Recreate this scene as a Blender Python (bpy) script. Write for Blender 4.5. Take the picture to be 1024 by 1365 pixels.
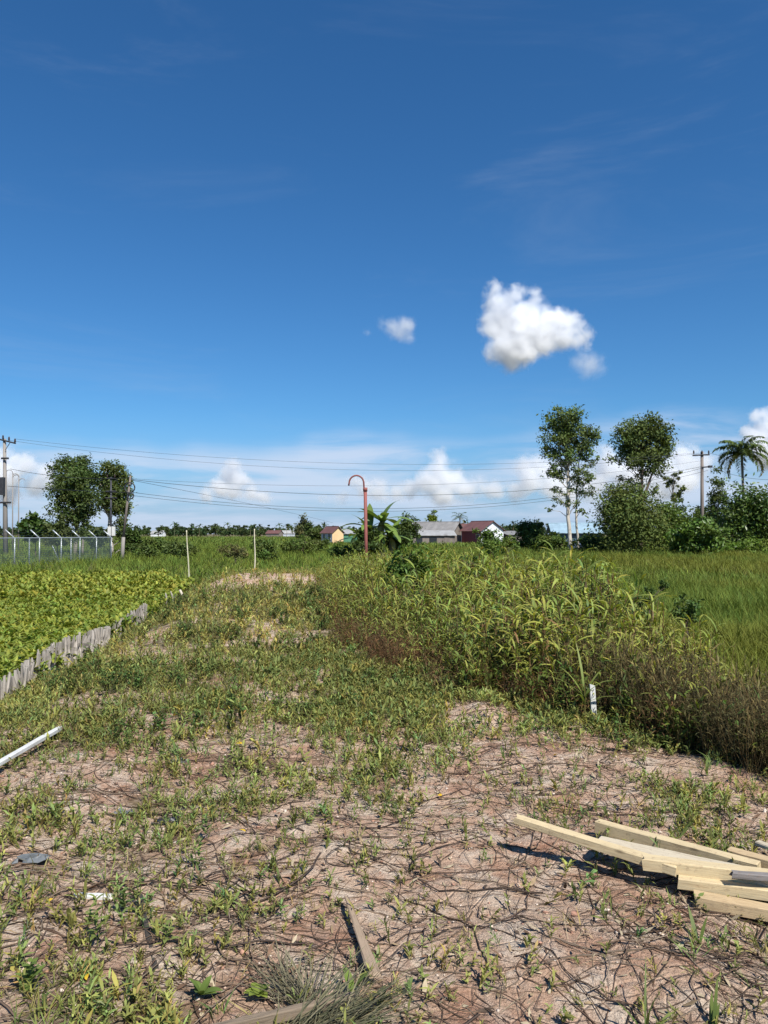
import bpy, math, random
import numpy as np
from mathutils import Vector, Matrix

for o in list(bpy.data.objects):
    bpy.data.objects.remove(o)
scene = bpy.context.scene
C = scene.collection
R = math.radians

# ------------------------------------------------------------------ camera
CAM_Z = 1.5
F = 1025.0                     # focal length in photo pixels (photo 1024 x 1365)
PITCH = math.atan(29.5 / F)
cd = bpy.data.cameras.new('camera')
cam = bpy.data.objects.new('camera', cd)
C.objects.link(cam)
cam.location = (0, 0, CAM_Z)
cam.rotation_euler = (R(90) + PITCH, 0, 0)
cd.sensor_fit = 'HORIZONTAL'
cd.sensor_width = 36
cd.lens = 36 * F / 1024
cd.clip_start = 0.05
cd.clip_end = 60000
scene.camera = cam

# ------------------------------------------------------------------ sky, sun, exposure
SUN_EL, SUN_AZ = 50.0, 150.0   # azimuth clockwise from the view direction
world = bpy.data.worlds.new('World')
scene.world = world
world.use_nodes = True
wn, wl = world.node_tree.nodes, world.node_tree.links
wn.clear()
w_out = wn.new('ShaderNodeOutputWorld')
w_bg = wn.new('ShaderNodeBackground')
w_sky = wn.new('ShaderNodeTexSky')
w_sky.sky_type = 'NISHITA'
w_sky.sun_disc = False
w_sky.sun_elevation = R(SUN_EL)
w_sky.sun_rotation = R(SUN_AZ)
w_sky.altitude = 0
w_sky.air_density = 1.0
w_sky.dust_density = 0.25
w_sky.ozone_density = 2.2
w_hs = wn.new('ShaderNodeHueSaturation')
w_hs.inputs['Saturation'].default_value = 1.08
w_hs.inputs['Value'].default_value = 1.0
w_bg.inputs['Strength'].default_value = 0.072
w_wb = wn.new('ShaderNodeMixRGB')      # the camera's cool white balance on the sky
w_wb.blend_type = 'MULTIPLY'
w_wb.inputs[0].default_value = 1.0
w_wb.inputs[2].default_value = (0.57, 0.88, 1.16, 1)
wl.new(w_sky.outputs[0], w_wb.inputs[1])
wl.new(w_wb.outputs[0], w_hs.inputs['Color'])
# thin high streaks and the pale sheet of cloud that rings the horizon
w_tc = wn.new('ShaderNodeTexCoord')
w_sep = wn.new('ShaderNodeSeparateXYZ')
wl.new(w_tc.outputs['Generated'], w_sep.inputs[0])


def wmath(op, a, b=None, c=None):
    n = wn.new('ShaderNodeMath')
    n.operation = op
    for i, v in enumerate((a, b, c)):
        if v is None:
            continue
        if isinstance(v, (int, float)):
            n.inputs[i].default_value = v
        else:
            wl.new(v, n.inputs[i])
    return n.outputs[0]


def wramp(v, a, b, smooth=True):
    n = wn.new('ShaderNodeMapRange')
    n.interpolation_type = 'SMOOTHSTEP' if smooth else 'LINEAR'
    wl.new(v, n.inputs[0])
    n.inputs[1].default_value = a
    n.inputs[2].default_value = b
    return n.outputs[0]


def wnoise(scale, detail, sx, sy, sz, rough=0.55, off=(0, 0, 0), dist=0.0):
    m = wn.new('ShaderNodeMapping')
    m.inputs['Scale'].default_value = (sx, sy, sz)
    m.inputs['Location'].default_value = off
    wl.new(w_tc.outputs['Generated'], m.inputs[0])
    n = wn.new('ShaderNodeTexNoise')
    n.inputs['Scale'].default_value = scale
    n.inputs['Detail'].default_value = detail
    n.inputs['Roughness'].default_value = rough
    n.inputs['Distortion'].default_value = dist
    wl.new(m.outputs[0], n.inputs['Vector'])
    return n.outputs[0]


elev = w_sep.outputs['Z']
cir = wramp(wnoise(2.2, 6, 1.0, 1.0, 4.5, 0.62, (3.1, 0.4, 0.2), 0.7), 0.50, 0.86)
cir_mask = wmath('MULTIPLY', cir, wramp(elev, 0.04, 0.16))
cir_a = wmath('MULTIPLY', cir_mask, 0.16)
sheet_n = wnoise(3.4, 8, 1.0, 1.0, 7.0, 0.58, (0.35, 0.8, 0.0), 0.35)
sheet_top = wmath('MULTIPLY_ADD', wnoise(2.1, 4, 1, 1, 0.2, 0.5, (5.2, 1.4, 0)), 0.19, 0.03)
below = wramp(wmath('SUBTRACT', sheet_top, elev), -0.012, 0.03)
sheet = wmath('MULTIPLY', wramp(sheet_n, 0.34, 0.60), below)
sheet_a = wmath('MULTIPLY', sheet, 0.74)
mixc = wn.new('ShaderNodeMixRGB')
wl.new(cir_a, mixc.inputs[0])
wl.new(w_hs.outputs[0], mixc.inputs[1])
mixc.inputs[2].default_value = (5.2, 6.0, 7.2, 1)
mixs = wn.new('ShaderNodeMixRGB')
wl.new(sheet_a, mixs.inputs[0])
mixs.inputs[2].default_value = (6.6, 7.4, 9.0, 1)
# pale blue air low down, all round the horizon
air = wmath('MULTIPLY', wramp(elev, 0.16, -0.02), 0.75)
mixa = wn.new('ShaderNodeMixRGB')
wl.new(air, mixa.inputs[0])
wl.new(mixc.outputs[0], mixa.inputs[1])
mixa.inputs[2].default_value = (3.1, 4.4, 7.2, 1)
wl.new(mixa.outputs[0], mixs.inputs[1])
wl.new(mixs.outputs[0], w_bg.inputs['Color'])
wl.new(w_bg.outputs[0], w_out.inputs[0])

sd = bpy.data.lights.new('sun', 'SUN')
sd.energy = 5.0
sd.angle = R(0.55)
sd.color = (1.0, 0.955, 0.88)
sun = bpy.data.objects.new('sun', sd)
C.objects.link(sun)
sdir = Vector((math.cos(R(SUN_EL)) * math.sin(R(SUN_AZ)), math.cos(R(SUN_EL)) * math.cos(R(SUN_AZ)), math.sin(R(SUN_EL))))
sun.rotation_euler = sdir.to_track_quat('Z', 'Y').to_euler()
sun.location = sdir * 50

scene.view_settings.view_transform = 'Standard'
scene.view_settings.look = 'None'
scene.view_settings.exposure = 0.5
scene.view_settings.gamma = 1.0
scene.view_settings.use_curve_mapping = False
scene.render.engine = 'CYCLES'
cy = scene.cycles
cy.max_bounces = 10
cy.diffuse_bounces = 3
cy.glossy_bounces = 2
cy.transmission_bounces = 4
cy.transparent_max_bounces = 8
cy.volume_bounces = 8
cy.use_denoising = True
cy.caustics_reflective = False
cy.caustics_refractive = False
scene.render.filter_size = 1.3

# ------------------------------------------------------------------ numbers and helpers
rng = np.random.default_rng(11)
random.seed(5)
cp, sp = math.cos(PITCH), math.sin(PITCH)


def ray(px, py):
    u, v = (px - 512) / F, (682.5 - py) / F
    return Vector((u, cp - v * sp, sp + v * cp))


def P(px, py, Y):
    """world point seen at a photo pixel, at distance Y in front of the camera"""
    d = ray(px, py)
    return Vector((0, 0, CAM_Z)) + d * (Y / d.y)


def PZ(px, py, z):
    d = ray(px, py)
    return Vector((0, 0, CAM_Z)) + d * ((z - CAM_Z) / d.z)


def _hash(ix, iy, seed):
    h = (ix.astype(np.int64) * 374761393 + iy.astype(np.int64) * 668265263 + seed * 974634777) & 0x7fffffff
    h = ((h ^ (h >> 13)) * 1274126177) & 0x7fffffff
    h = h ^ (h >> 16)
    return (h & 0xffff) / 65535.0


def vnoise(x, y, seed=0):
    ix, iy = np.floor(x), np.floor(y)
    fx, fy = x - ix, y - iy
    ux, uy = fx * fx * (3 - 2 * fx), fy * fy * (3 - 2 * fy)
    a, b = _hash(ix, iy, seed), _hash(ix + 1, iy, seed)
    c, d = _hash(ix, iy + 1, seed), _hash(ix + 1, iy + 1, seed)
    return (a * (1 - ux) + b * ux) * (1 - uy) + (c * (1 - ux) + d * ux) * uy


def fbm(x, y, octv=4, seed=0, gain=0.5):
    s, a, t = 0.0, 1.0, 0.0
    for i in range(octv):
        s = s + a * vnoise(x * 2 ** i + 17.3 * i, y * 2 ** i - 9.1 * i, seed + i)
        t += a
        a *= gain
    return s / t


def sstep(v, a, b):
    t = np.clip((v - a) / (b - a), 0, 1)
    return t * t * (3 - 2 * t)


def tag(o, label=None, cat=None, group=None, kind=None):
    if label:
        o['label'] = label
    if cat:
        o['category'] = cat
    if group:
        o['group'] = group
    if kind:
        o['kind'] = kind
    return o


def empty(name, loc=(0, 0, 0), rz=0.0):
    o = bpy.data.objects.new(name, None)
    o.empty_display_size = 0.1
    o.location = loc
    o.rotation_euler = (0, 0, rz)
    C.objects.link(o)
    return o


# ------------------------------------------------------------------ materials
MATS = {}


class NT:
    def __init__(self, name):
        self.m = bpy.data.materials.new(name)
        self.m.use_nodes = True
        self.n, self.l = self.m.node_tree.nodes, self.m.node_tree.links
        self.n.clear()
        self.out = self.n.new('ShaderNodeOutputMaterial')

    def node(self, t, **kw):
        n = self.n.new('ShaderNode' + t)
        for k, v in kw.items():
            if k in n.inputs:
                if hasattr(v, 'is_linked'):
                    self.l.new(v, n.inputs[k])
                else:
                    n.inputs[k].default_value = v
            else:
                setattr(n, k, v)
        return n

    def link(self, a, b):
        self.l.new(a, b)

    def noise(self, scale, detail=5, rough=0.55, vec=None, dist=0.0):
        n = self.node('TexNoise', Scale=scale, Detail=detail, Roughness=rough, Distortion=dist)
        if vec is not None:
            self.link(vec, n.inputs['Vector'])
        return n.outputs[0]

    def ramp(self, fac, stops):
        r = self.n.new('ShaderNodeValToRGB')
        el = r.color_ramp.elements
        while len(el) < len(stops):
            el.new(0.5)
        for e, (p, c) in zip(el, stops):
            e.position = p
            e.color = (*c, 1) if len(c) == 3 else c
        self.link(fac, r.inputs[0])
        return r.outputs[0]

    def mix(self, fac, a, b, mode='MIX'):
        n = self.n.new('ShaderNodeMixRGB')
        n.blend_type = mode
        for i, v in ((0, fac), (1, a), (2, b)):
            if hasattr(v, 'is_linked'):
                self.link(v, n.inputs[i])
            else:
                n.inputs[i].default_value = v if i == 0 else (*v, 1)
        return n.outputs[0]

    def math(self, op, a, b=None, c=None):
        n = self.n.new('ShaderNodeMath')
        n.operation = op
        for i, v in enumerate((a, b, c)):
            if v is None:
                continue
            if hasattr(v, 'is_linked'):
                self.link(v, n.inputs[i])
            else:
                n.inputs[i].default_value = v
        return n.outputs[0]

    def attr(self, name):
        return self.node('Attribute', attribute_name=name).outputs['Color']


def foliage_mat(name, trans=0.3, gloss=0.35, spec=0.25, inst=False, warm=(1.16, 1.14, 0.78)):
    t = NT(name)
    col = t.attr('col')
    if inst:
        col = t.mix(1.0, col, t.node('Attribute', attribute_type='INSTANCER', attribute_name='tint').outputs['Color'], 'MULTIPLY')
    obj = t.node('TexCoord').outputs['Object']
    col = t.mix(1.0, col, warm, 'MULTIPLY')
    n = t.noise(9.0, 3, 0.6, obj)
    col2 = t.mix(0.35, col, t.ramp(n, [(0.3, (0.55, 0.55, 0.55)), (0.7, (1.3, 1.3, 1.3))]), 'MULTIPLY')
    d = t.node('BsdfPrincipled', Roughness=gloss + 0.2)
    d.inputs['Specular IOR Level'].default_value = spec
    t.link(col2, d.inputs['Base Color'])
    tr = t.node('BsdfTranslucent')
    t.link(t.mix(1.0, col2, (1.25, 1.2, 0.55), 'MULTIPLY'), tr.inputs[0])
    mx = t.node('MixShader')
    mx.inputs[0].default_value = trans
    t.link(d.outputs[0], mx.inputs[1])
    t.link(tr.outputs[0], mx.inputs[2])
    t.link(mx.outputs[0], t.out.inputs[0])
    return t.m


def plain_mat(name, col, rough=0.6, scale=8.0, var=0.25, bump=0.15, metal=0.0, stretch=(1, 1, 1), stain=None):
    """paint, metal, plaster, wood: colour with uneven tone, some stains and fine relief"""
    t = NT(name)
    mp = t.node('Mapping')
    mp.inputs['Scale'].default_value = stretch
    t.link(t.node('TexCoord').outputs['Object'], mp.inputs[0])
    v = mp.outputs[0]
    n = t.noise(scale, 6, 0.62, v)
    lo = tuple(max(0, c * (1 - var)) for c in col)
    hi = tuple(min(1, c * (1 + var)) for c in col)
    cc = t.ramp(n, [(0.28, lo), (0.72, hi)])
    if stain:
        cc = t.mix(t.ramp(t.noise(scale * 0.37, 5, 0.7, v), [(0.52, (0, 0, 0)), (0.68, (0.75, 0.75, 0.75))]), cc, stain)
    b = t.node('BsdfPrincipled', Roughness=rough, Metallic=metal)
    t.link(cc, b.inputs['Base Color'])
    bp = t.node('Bump', Strength=bump, Distance=0.01)
    t.link(t.noise(scale * 4, 4, 0.6, v), bp.inputs['Height'])
    t.link(bp.outputs[0], b.inputs['Normal'])
    t.link(b.outputs[0], t.out.inputs[0])
    return t.m


def attr_mat(name, rough=0.75, scale=30.0, bump=0.3, stretch=(1, 1, 1)):
    """bark, stems, sticks: colour per piece from the mesh, grain and relief from noise"""
    t = NT(name)
    col = t.attr('col')
    mp = t.node('Mapping')
    mp.inputs['Scale'].default_value = stretch
    t.link(t.node('TexCoord').outputs['Object'], mp.inputs[0])
    n = t.noise(scale, 5, 0.65, mp.outputs[0])
    c2 = t.mix(0.7, col, t.ramp(n, [(0.3, (0.5, 0.48, 0.46)), (0.7, (1.35, 1.35, 1.35))]), 'MULTIPLY')
    b = t.node('BsdfPrincipled', Roughness=rough)
    b.inputs['Specular IOR Level'].default_value = 0.2
    t.link(c2, b.inputs['Base Color'])
    bp = t.node('Bump', Strength=bump, Distance=0.01)
    t.link(n, bp.inputs['Height'])
    t.link(bp.outputs[0], b.inputs['Normal'])
    t.link(b.outputs[0], t.out.inputs[0])
    return t.m


def soil_mat():
    t = NT('clay_soil')
    obj = t.node('TexCoord').outputs['Object']
    bare = t.node('Attribute', attribute_name='bare').outputs['Fac']
    big = t.noise(0.9, 6, 0.6, obj, 0.4)
    mid = t.noise(5.0, 8, 0.65, obj)
    fine = t.noise(42.0, 6, 0.7, obj)
    grit = t.noise(150.0, 4, 0.7, obj)
    clay = t.ramp(big, [(0.30, (0.350, 0.190, 0.122)), (0.43, (0.520, 0.330, 0.225)), (0.56, (0.600, 0.440, 0.320)), (0.72, (0.480, 0.275, 0.180))])
    pale = t.mix(t.ramp(mid, [(0.46, (0, 0, 0)), (0.63, (0.85, 0.85, 0.85))]), clay, (0.680, 0.570, 0.455))
    red = t.mix(t.ramp(t.noise(2.3, 7, 0.7, obj), [(0.52, (0, 0, 0)), (0.66, (0.7, 0.7, 0.7))]), pale, (0.360, 0.175, 0.110))
    spk = t.mix(0.75, red, t.ramp(fine, [(0.28, (0.52, 0.47, 0.44)), (0.5, (1, 1, 1)), (0.75, (1.28, 1.28, 1.25))]), 'MULTIPLY')
    spk = t.mix(0.55, spk, t.ramp(grit, [(0.32, (0.5, 0.46, 0.44)), (0.55, (1.05, 1.05, 1.05))]), 'MULTIPLY')
    # scattered dark crumbs of humus and dead bits
    crumb = t.ramp(t.noise(70.0, 3, 0.75, obj), [(0.60, (0, 0, 0)), (0.68, (0.8, 0.8, 0.8))])
    spk = t.mix(crumb, spk, (0.110, 0.075, 0.052))
    humus = t.mix(t.ramp(mid, [(0.35, (0, 0, 0)), (0.65, (1, 1, 1))]), (0.085, 0.075, 0.036), (0.17, 0.145, 0.075))
    f = t.math('ADD', bare, t.math('MULTIPLY', t.math('SUBTRACT', mid, 0.5), 0.8))
    fm = t.ramp(f, [(0.30, (0, 0, 0)), (0.55, (1, 1, 1))])
    col = t.mix(fm, humus, spk)
    b = t.node('BsdfPrincipled', Roughness=0.92)
    b.inputs['Specular IOR Level'].default_value = 0.12
    t.link(col, b.inputs['Base Color'])
    vor = t.node('TexVoronoi', feature='DISTANCE_TO_EDGE', Scale=7.0)
    t.link(t.mix(0.12, obj, t.node('TexNoise', Scale=6.0).outputs['Color']), vor.inputs['Vector'])
    crack = t.ramp(vor.outputs['Distance'], [(0.0, (0, 0, 0)), (0.035, (1, 1, 1))])
    h = t.math('ADD', t.math('MULTIPLY', mid, 1.2), t.math('MULTIPLY', fine, 0.55))
    h = t.math('ADD', h, t.math('MULTIPLY', grit, 0.22))
    h = t.math('ADD', h, t.math('MULTIPLY', crack, 0.22))
    bp = t.node('Bump', Strength=1.0, Distance=0.05)
    t.link(h, bp.inputs['Height'])
    t.link(bp.outputs[0], b.inputs['Normal'])
    t.link(b.outputs[0], t.out.inputs[0])
    return t.m


M = {
    'soil': soil_mat(),
    'leaf': foliage_mat('living_leaf', 0.32),
    'leaf_dull': foliage_mat('matt_leaf', 0.22, 0.5, 0.15),
    'weed': foliage_mat('dusty_weed_leaf', 0.28, 0.5, 0.2, warm=(1.46, 1.40, 1.02)),
    'leaf_i': foliage_mat('living_leaf_clump', 0.32, inst=True),
    'leaf_dull_i': foliage_mat('matt_leaf_clump', 0.22, 0.5, 0.15, inst=True),
    'stem_i': foliage_mat('dead_stem_clump', 0.05, 0.6, 0.1, inst=True, warm=(1.05, .95, .72)),
    'leaf_shiny': foliage_mat('waxy_leaf', 0.22, 0.2, 0.4),
    'stem': attr_mat('stem_bark', 0.8, 22, 0.35),
    'stick': attr_mat('weathered_stick', 0.85, 26, 0.6, (1, 1, 0.12)),
    'bark': attr_mat('tree_bark', 0.85, 3.0, 0.5, (1, 1, 0.35)),
    'galv': plain_mat('galvanised_steel', (0.50, 0.53, 0.55), 0.45, 6, 0.2, 0.1, 0.5),
    'wire': plain_mat('fence_wire', (0.15, 0.21, 0.21), 0.6, 6, 0.2, 0.05, 0.2),
    'cable': plain_mat('black_cable', (0.025, 0.027, 0.03), 0.55, 3, 0.2, 0.05),
    'concrete': plain_mat('pole_concrete', (0.24, 0.22, 0.20), 0.85, 2.5, 0.28, 0.3, 0, (1, 1, 0.25), (0.17, 0.15, 0.13)),
    'darkpole': plain_mat('aged_pole', (0.17, 0.14, 0.12), 0.8, 2.5, 0.3, 0.3, 0, (1, 1, 0.2)),
    'darkmetal': plain_mat('dark_steel', (0.045, 0.045, 0.05), 0.5, 4, 0.3, 0.1, 0.3),
    'redpaint': plain_mat('rusty_red_paint', (0.21, 0.062, 0.05), 0.7, 2.5, 0.4, 0.25, 0, (1, 1, 0.4), (0.11, 0.05, 0.035)),
    'bamboo': plain_mat('dry_bamboo', (0.50, 0.47, 0.33), 0.6, 7, 0.25, 0.2, 0, (1, 1, 0.2)),
    'white': plain_mat('chalky_white', (0.58, 0.58, 0.555), 0.6, 9, 0.15, 0.15, 0, (1, 1, 1), (0.5, 0.46, 0.40)),
    'black': plain_mat('black_plastic', (0.018, 0.02, 0.024), 0.35, 14, 0.4, 0.3),
    'greyplastic': plain_mat('dusty_plastic', (0.12, 0.13, 0.135), 0.5, 12, 0.3, 0.3),
    'porcelain': plain_mat('brown_insulator', (0.05, 0.03, 0.025), 0.25, 4, 0.2, 0.02),
    'glass': plain_mat('dark_window', (0.03, 0.035, 0.04), 0.15, 2, 0.2, 0.02),
}


# ------------------------------------------------------------------ mesh collector
class MB:
    def __init__(self):
        self.v, self.f, self.c, self.n = [], [], [], 0

    def add(self, verts, faces, col=None):
        verts = np.asarray(verts, float).reshape(-1, 3)
        self.v.append(verts)
        self.f += [tuple(i + self.n for i in f) for f in faces]
        if col is None:
            col = (0.5, 0.5, 0.5)
        c = np.asarray(col, float)
        self.c.append(np.tile(c, (len(verts), 1)) if c.ndim == 1 else c)
        self.n += len(verts)
        return self

    def box(self, c, s, rz=0.0, col=None):
        x, y, z = s[0] / 2, s[1] / 2, s[2] / 2
        v = np.array([(a, b, d) for d in (-z, z) for b in (-y, y) for a in (-x, x)])
        if rz:
            ca, sa = math.cos(rz), math.sin(rz)
            v = np.column_stack((v[:, 0] * ca - v[:, 1] * sa, v[:, 0] * sa + v[:, 1] * ca, v[:, 2]))
        return self.add(v + np.array(c), [(0, 2, 3, 1), (4, 5, 7, 6), (0, 1, 5, 4), (2, 6, 7, 3), (0, 4, 6, 2), (1, 3, 7, 5)], col)

    def tube(self, pts, rad, seg=6, col=None, cap=True):
        pts = [Vector(p) for p in pts]
        n = len(pts)
        if not hasattr(rad, '__len__'):
            rad = [rad] * n
        rings = []
        up = None
        for i, p in enumerate(pts):
            d = (pts[min(i + 1, n - 1)] - pts[max(i - 1, 0)])
            if d.length < 1e-9:
                d = Vector((0, 0, 1))
            d.normalize()
            if up is None:
                a = Vector((1, 0, 0)) if abs(d.x) < 0.8 else Vector((0, 1, 0))
                up = d.cross(a).normalized()
            up = (up - d * up.dot(d))
            if up.length < 1e-6:
                up = d.orthogonal()
            up.normalize()
            w = d.cross(up)
            for k in range(seg):
                t = 2 * math.pi * k / seg
                rings.append(p + (up * math.cos(t) + w * math.sin(t)) * rad[i])
        f = []
        for i in range(n - 1):
            for k in range(seg):
                k2 = (k + 1) % seg
                f.append((i * seg + k, i * seg + k2, (i + 1) * seg + k2, (i + 1) * seg + k))
        if cap:
            f.append(tuple(range(seg - 1, -1, -1)))
            f.append(tuple((n - 1) * seg + k for k in range(seg)))
        return self.add([tuple(r) for r in rings], f, col)

    def build(self, name, mat, parent=None, smooth=False):
        me = bpy.data.meshes.new(name)
        v = np.concatenate(self.v)
        me.from_pydata(v.tolist(), [], self.f)
        me.materials.append(mat)
        a = me.color_attributes.new('col', 'FLOAT_COLOR', 'POINT')
        c = np.concatenate(self.c)
        a.data.foreach_set('color', np.column_stack((c, np.ones(len(c)))).ravel())
        if smooth:
            me.polygons.foreach_set('use_smooth', [True] * len(me.polygons))
        me.update()
        o = bpy.data.objects.new(name, me)
        C.objects.link(o)
        o.parent = parent
        return o


def tri_mesh(name, v, f, c, mat, parent=None):
    """one mesh from big numpy arrays of triangles"""
    me = bpy.data.meshes.new(name)
    nv, nf = len(v), len(f)
    me.vertices.add(nv)
    me.vertices.foreach_set('co', np.ascontiguousarray(v, np.float32).ravel())
    me.loops.add(nf * 3)
    me.loops.foreach_set('vertex_index', np.ascontiguousarray(f, np.int32).ravel())
    me.polygons.add(nf)
    me.polygons.foreach_set('loop_start', np.arange(0, nf * 3, 3, dtype=np.int32))
    me.materials.append(mat)
    a = me.color_attributes.new('col', 'FLOAT_COLOR', 'POINT')
    a.data.foreach_set('color', np.column_stack((c, np.ones(nv))).astype(np.float32).ravel())
    me.update(calc_edges=True)
    o = bpy.data.objects.new(name, me)
    C.objects.link(o)
    o.parent = parent
    return o


# ------------------------------------------------------------------ terrain
XL = ([-10, 0, 8.5, 15.7, 23, 30, 45], [-4.0, -4.0, -4.2, -4.95, -6.0, -6.6, -8])
XR = ([-10, 0, 4.2, 4.83, 5.34, 5.74, 6.2, 6.74, 7.2, 8.6, 11.1, 17.5, 26.5, 40], [2.9, 2.7, 2.3, 2.0, 1.84, 1.66, 1.32, .85, .42, -.05, -.7, -1.4, -2.4, -4])


def xl(y):
    return np.interp(y, *XL)


def xr(y):
    return np.interp(y, *XR)


def bare_mask(x, y):
    """1 where the clay lies bare, 0 where plants cover it"""
    n = fbm(x * 1.1 + 3, y * 0.9, 4, 21)
    n2 = fbm(x * 3.3, y * 3.0 + 7, 3, 33)
    base = np.interp(y, [0, 2.3, 2.7, 3.2, 4.6, 5.4, 6.6, 9, 16, 19.5, 21, 28, 29.5, 32], [.75, .75, .85, .95, .84, .50, .30, .28, .26, .30, .78, .85, .2, .0])
    # the right half keeps bare ground a little further out
    base = base + 0.22 * sstep(x, -0.5, 1.2) * sstep(y, 4.2, 5.0) * (1 - sstep(y, 6, 8))
    # a worn patch of the track further out
    base = base + 0.38 * np.exp(-((x + 2.1) / 0.7) ** 2 - ((y - 9.3) / 1.1) ** 2)
    base = base + 0.30 * np.exp(-((x + 0.6) / 0.5) ** 2 - ((y - 7.6) / 0.8) ** 2)
    base = base + 0.55 * np.exp(-((x - .78) / .25) ** 2 - ((y - 6.25) / .35) ** 2)
    m = base + (n - 0.5) * np.interp(y, [4, 6], [1.5, 1.3]) + (n2 - 0.5) * np.interp(y, [4, 6], [.8, .7])
    inside = sstep(x, xl(y) - 0.1, xl(y) + 0.8) * (1 - sstep(x, xr(y) - 0.1, xr(y) + 0.45))
    return np.clip(m, 0, 1) * inside


def H0(x, y):
    l, r = xl(y), xr(y)
    # causeway on which the camera stands, field level -0.6
    left = sstep(x, l - 0.9, l + 1.4)
    z = -0.6 + 0.6 * left
    z = np.where(x < l - 0.02, np.minimum(z, -0.30), z)
    # right: near by it drops straight to the wet field, further out a weed-grown bank stays high
    bank_w = np.interp(y, [0, 6, 9, 14, 22, 32], [0.15, 0.35, 2.4, 4.2, 4.5, 1.0])
    rr = r + bank_w
    drop = sstep(x, rr, rr + np.interp(y, [5, 9], [.8, 1.7]))
    z = z - drop * 0.65
    end = sstep(y, 27.5, 33)
    z = z * (1 - end) + (-0.6) * end
    return z


def H(x, y):
    x, y = np.asarray(x, float), np.asarray(y, float)
    z = H0(x, y)
    near = np.clip(1 - np.hypot(x, y) / 60, 0, 1)
    z = z + near * ((fbm(x * 0.55, y * 0.55, 3, 4) - 0.5) * 0.16 + (fbm(x * 2.1, y * 2.1, 4, 8) - 0.5) * 0.085)
    close = np.clip(1 - np.hypot(x, y) / 14, 0, 1)
    z = z + close * ((fbm(x * 8, y * 8, 3, 12) - 0.5) * 0.045 + (vnoise(x * 26, y * 26, 15) - 0.5) * 0.014)
    far = np.clip(np.hypot(x, y) / 400 - 0.3, 0, 1)
    z = z + far * (fbm(x * 0.006, y * 0.006, 3, 90) - 0.5) * 0.5
    z = z + 0.10 * np.exp(-((x - .82) / .22) ** 2 - ((y - 6.35) / .25) ** 2)
    # the mound of dug clay at the end of the causeway
    z = z + 0.15 * np.exp(-((x + 3.9) / 1.7) ** 2 - ((y - 26.0) / 3.0) ** 2) + 0.05 * np.exp(-((x + 3.9) / 3) ** 2 - ((y - 25.0) / 4.0) ** 2) * (fbm(x * 2.5, y * 2.5, 3, 611) - .5) * 4
    return z


def Hs(x, y):
    return float(H(np.array([x]), np.array([y]))[0])


def axis(dense_a, dense_b, step, lo, hi, grow):
    a = list(np.arange(dense_a, dense_b, step))
    s, p = step, dense_b
    while p < hi:
        a.append(p)
        s *= grow
        p += s
    a.append(hi)
    s, p = step, dense_a
    left = []
    while True:
        s *= grow
        p -= s
        if p < lo:
            break
        left.append(p)
    left.append(lo)
    return np.array(left[::-1] + a)


gx = axis(-3.2, 2.8, 0.03, -20000, 20000, 1.085)
gy = axis(1.7, 6.0, 0.03, -300, 30000, 1.05)
X, Y_ = np.meshgrid(gx, gy)
Zg = H(X, Y_)
nx, ny = len(gx), len(gy)
idx = np.arange(nx * ny).reshape(ny, nx)
q = np.stack((idx[:-1, :-1], idx[:-1, 1:], idx[1:, 1:], idx[1:, :-1]), -1).reshape(-1, 4)
me = bpy.data.meshes.new('ground')
me.vertices.add(nx * ny)
me.vertices.foreach_set('co', np.stack((X, Y_, Zg), -1).astype(np.float32).ravel())
me.loops.add(len(q) * 4)
me.loops.foreach_set('vertex_index', q.astype(np.int32).ravel())
me.polygons.add(len(q))
me.polygons.foreach_set('loop_start', np.arange(0, len(q) * 4, 4, dtype=np.int32))
me.polygons.foreach_set('use_smooth', np.ones(len(q), bool))
att = me.attributes.new('bare', 'FLOAT', 'POINT')
att.data.foreach_set('value', bare_mask(X, Y_).astype(np.float32).ravel())
me.materials.append(M['soil'])
me.update(calc_edges=True)
ground = bpy.data.objects.new('ground', me)
C.objects.link(ground)
tag(ground, 'reddish clay causeway falling to low green fields', None, None, 'structure')


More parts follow.
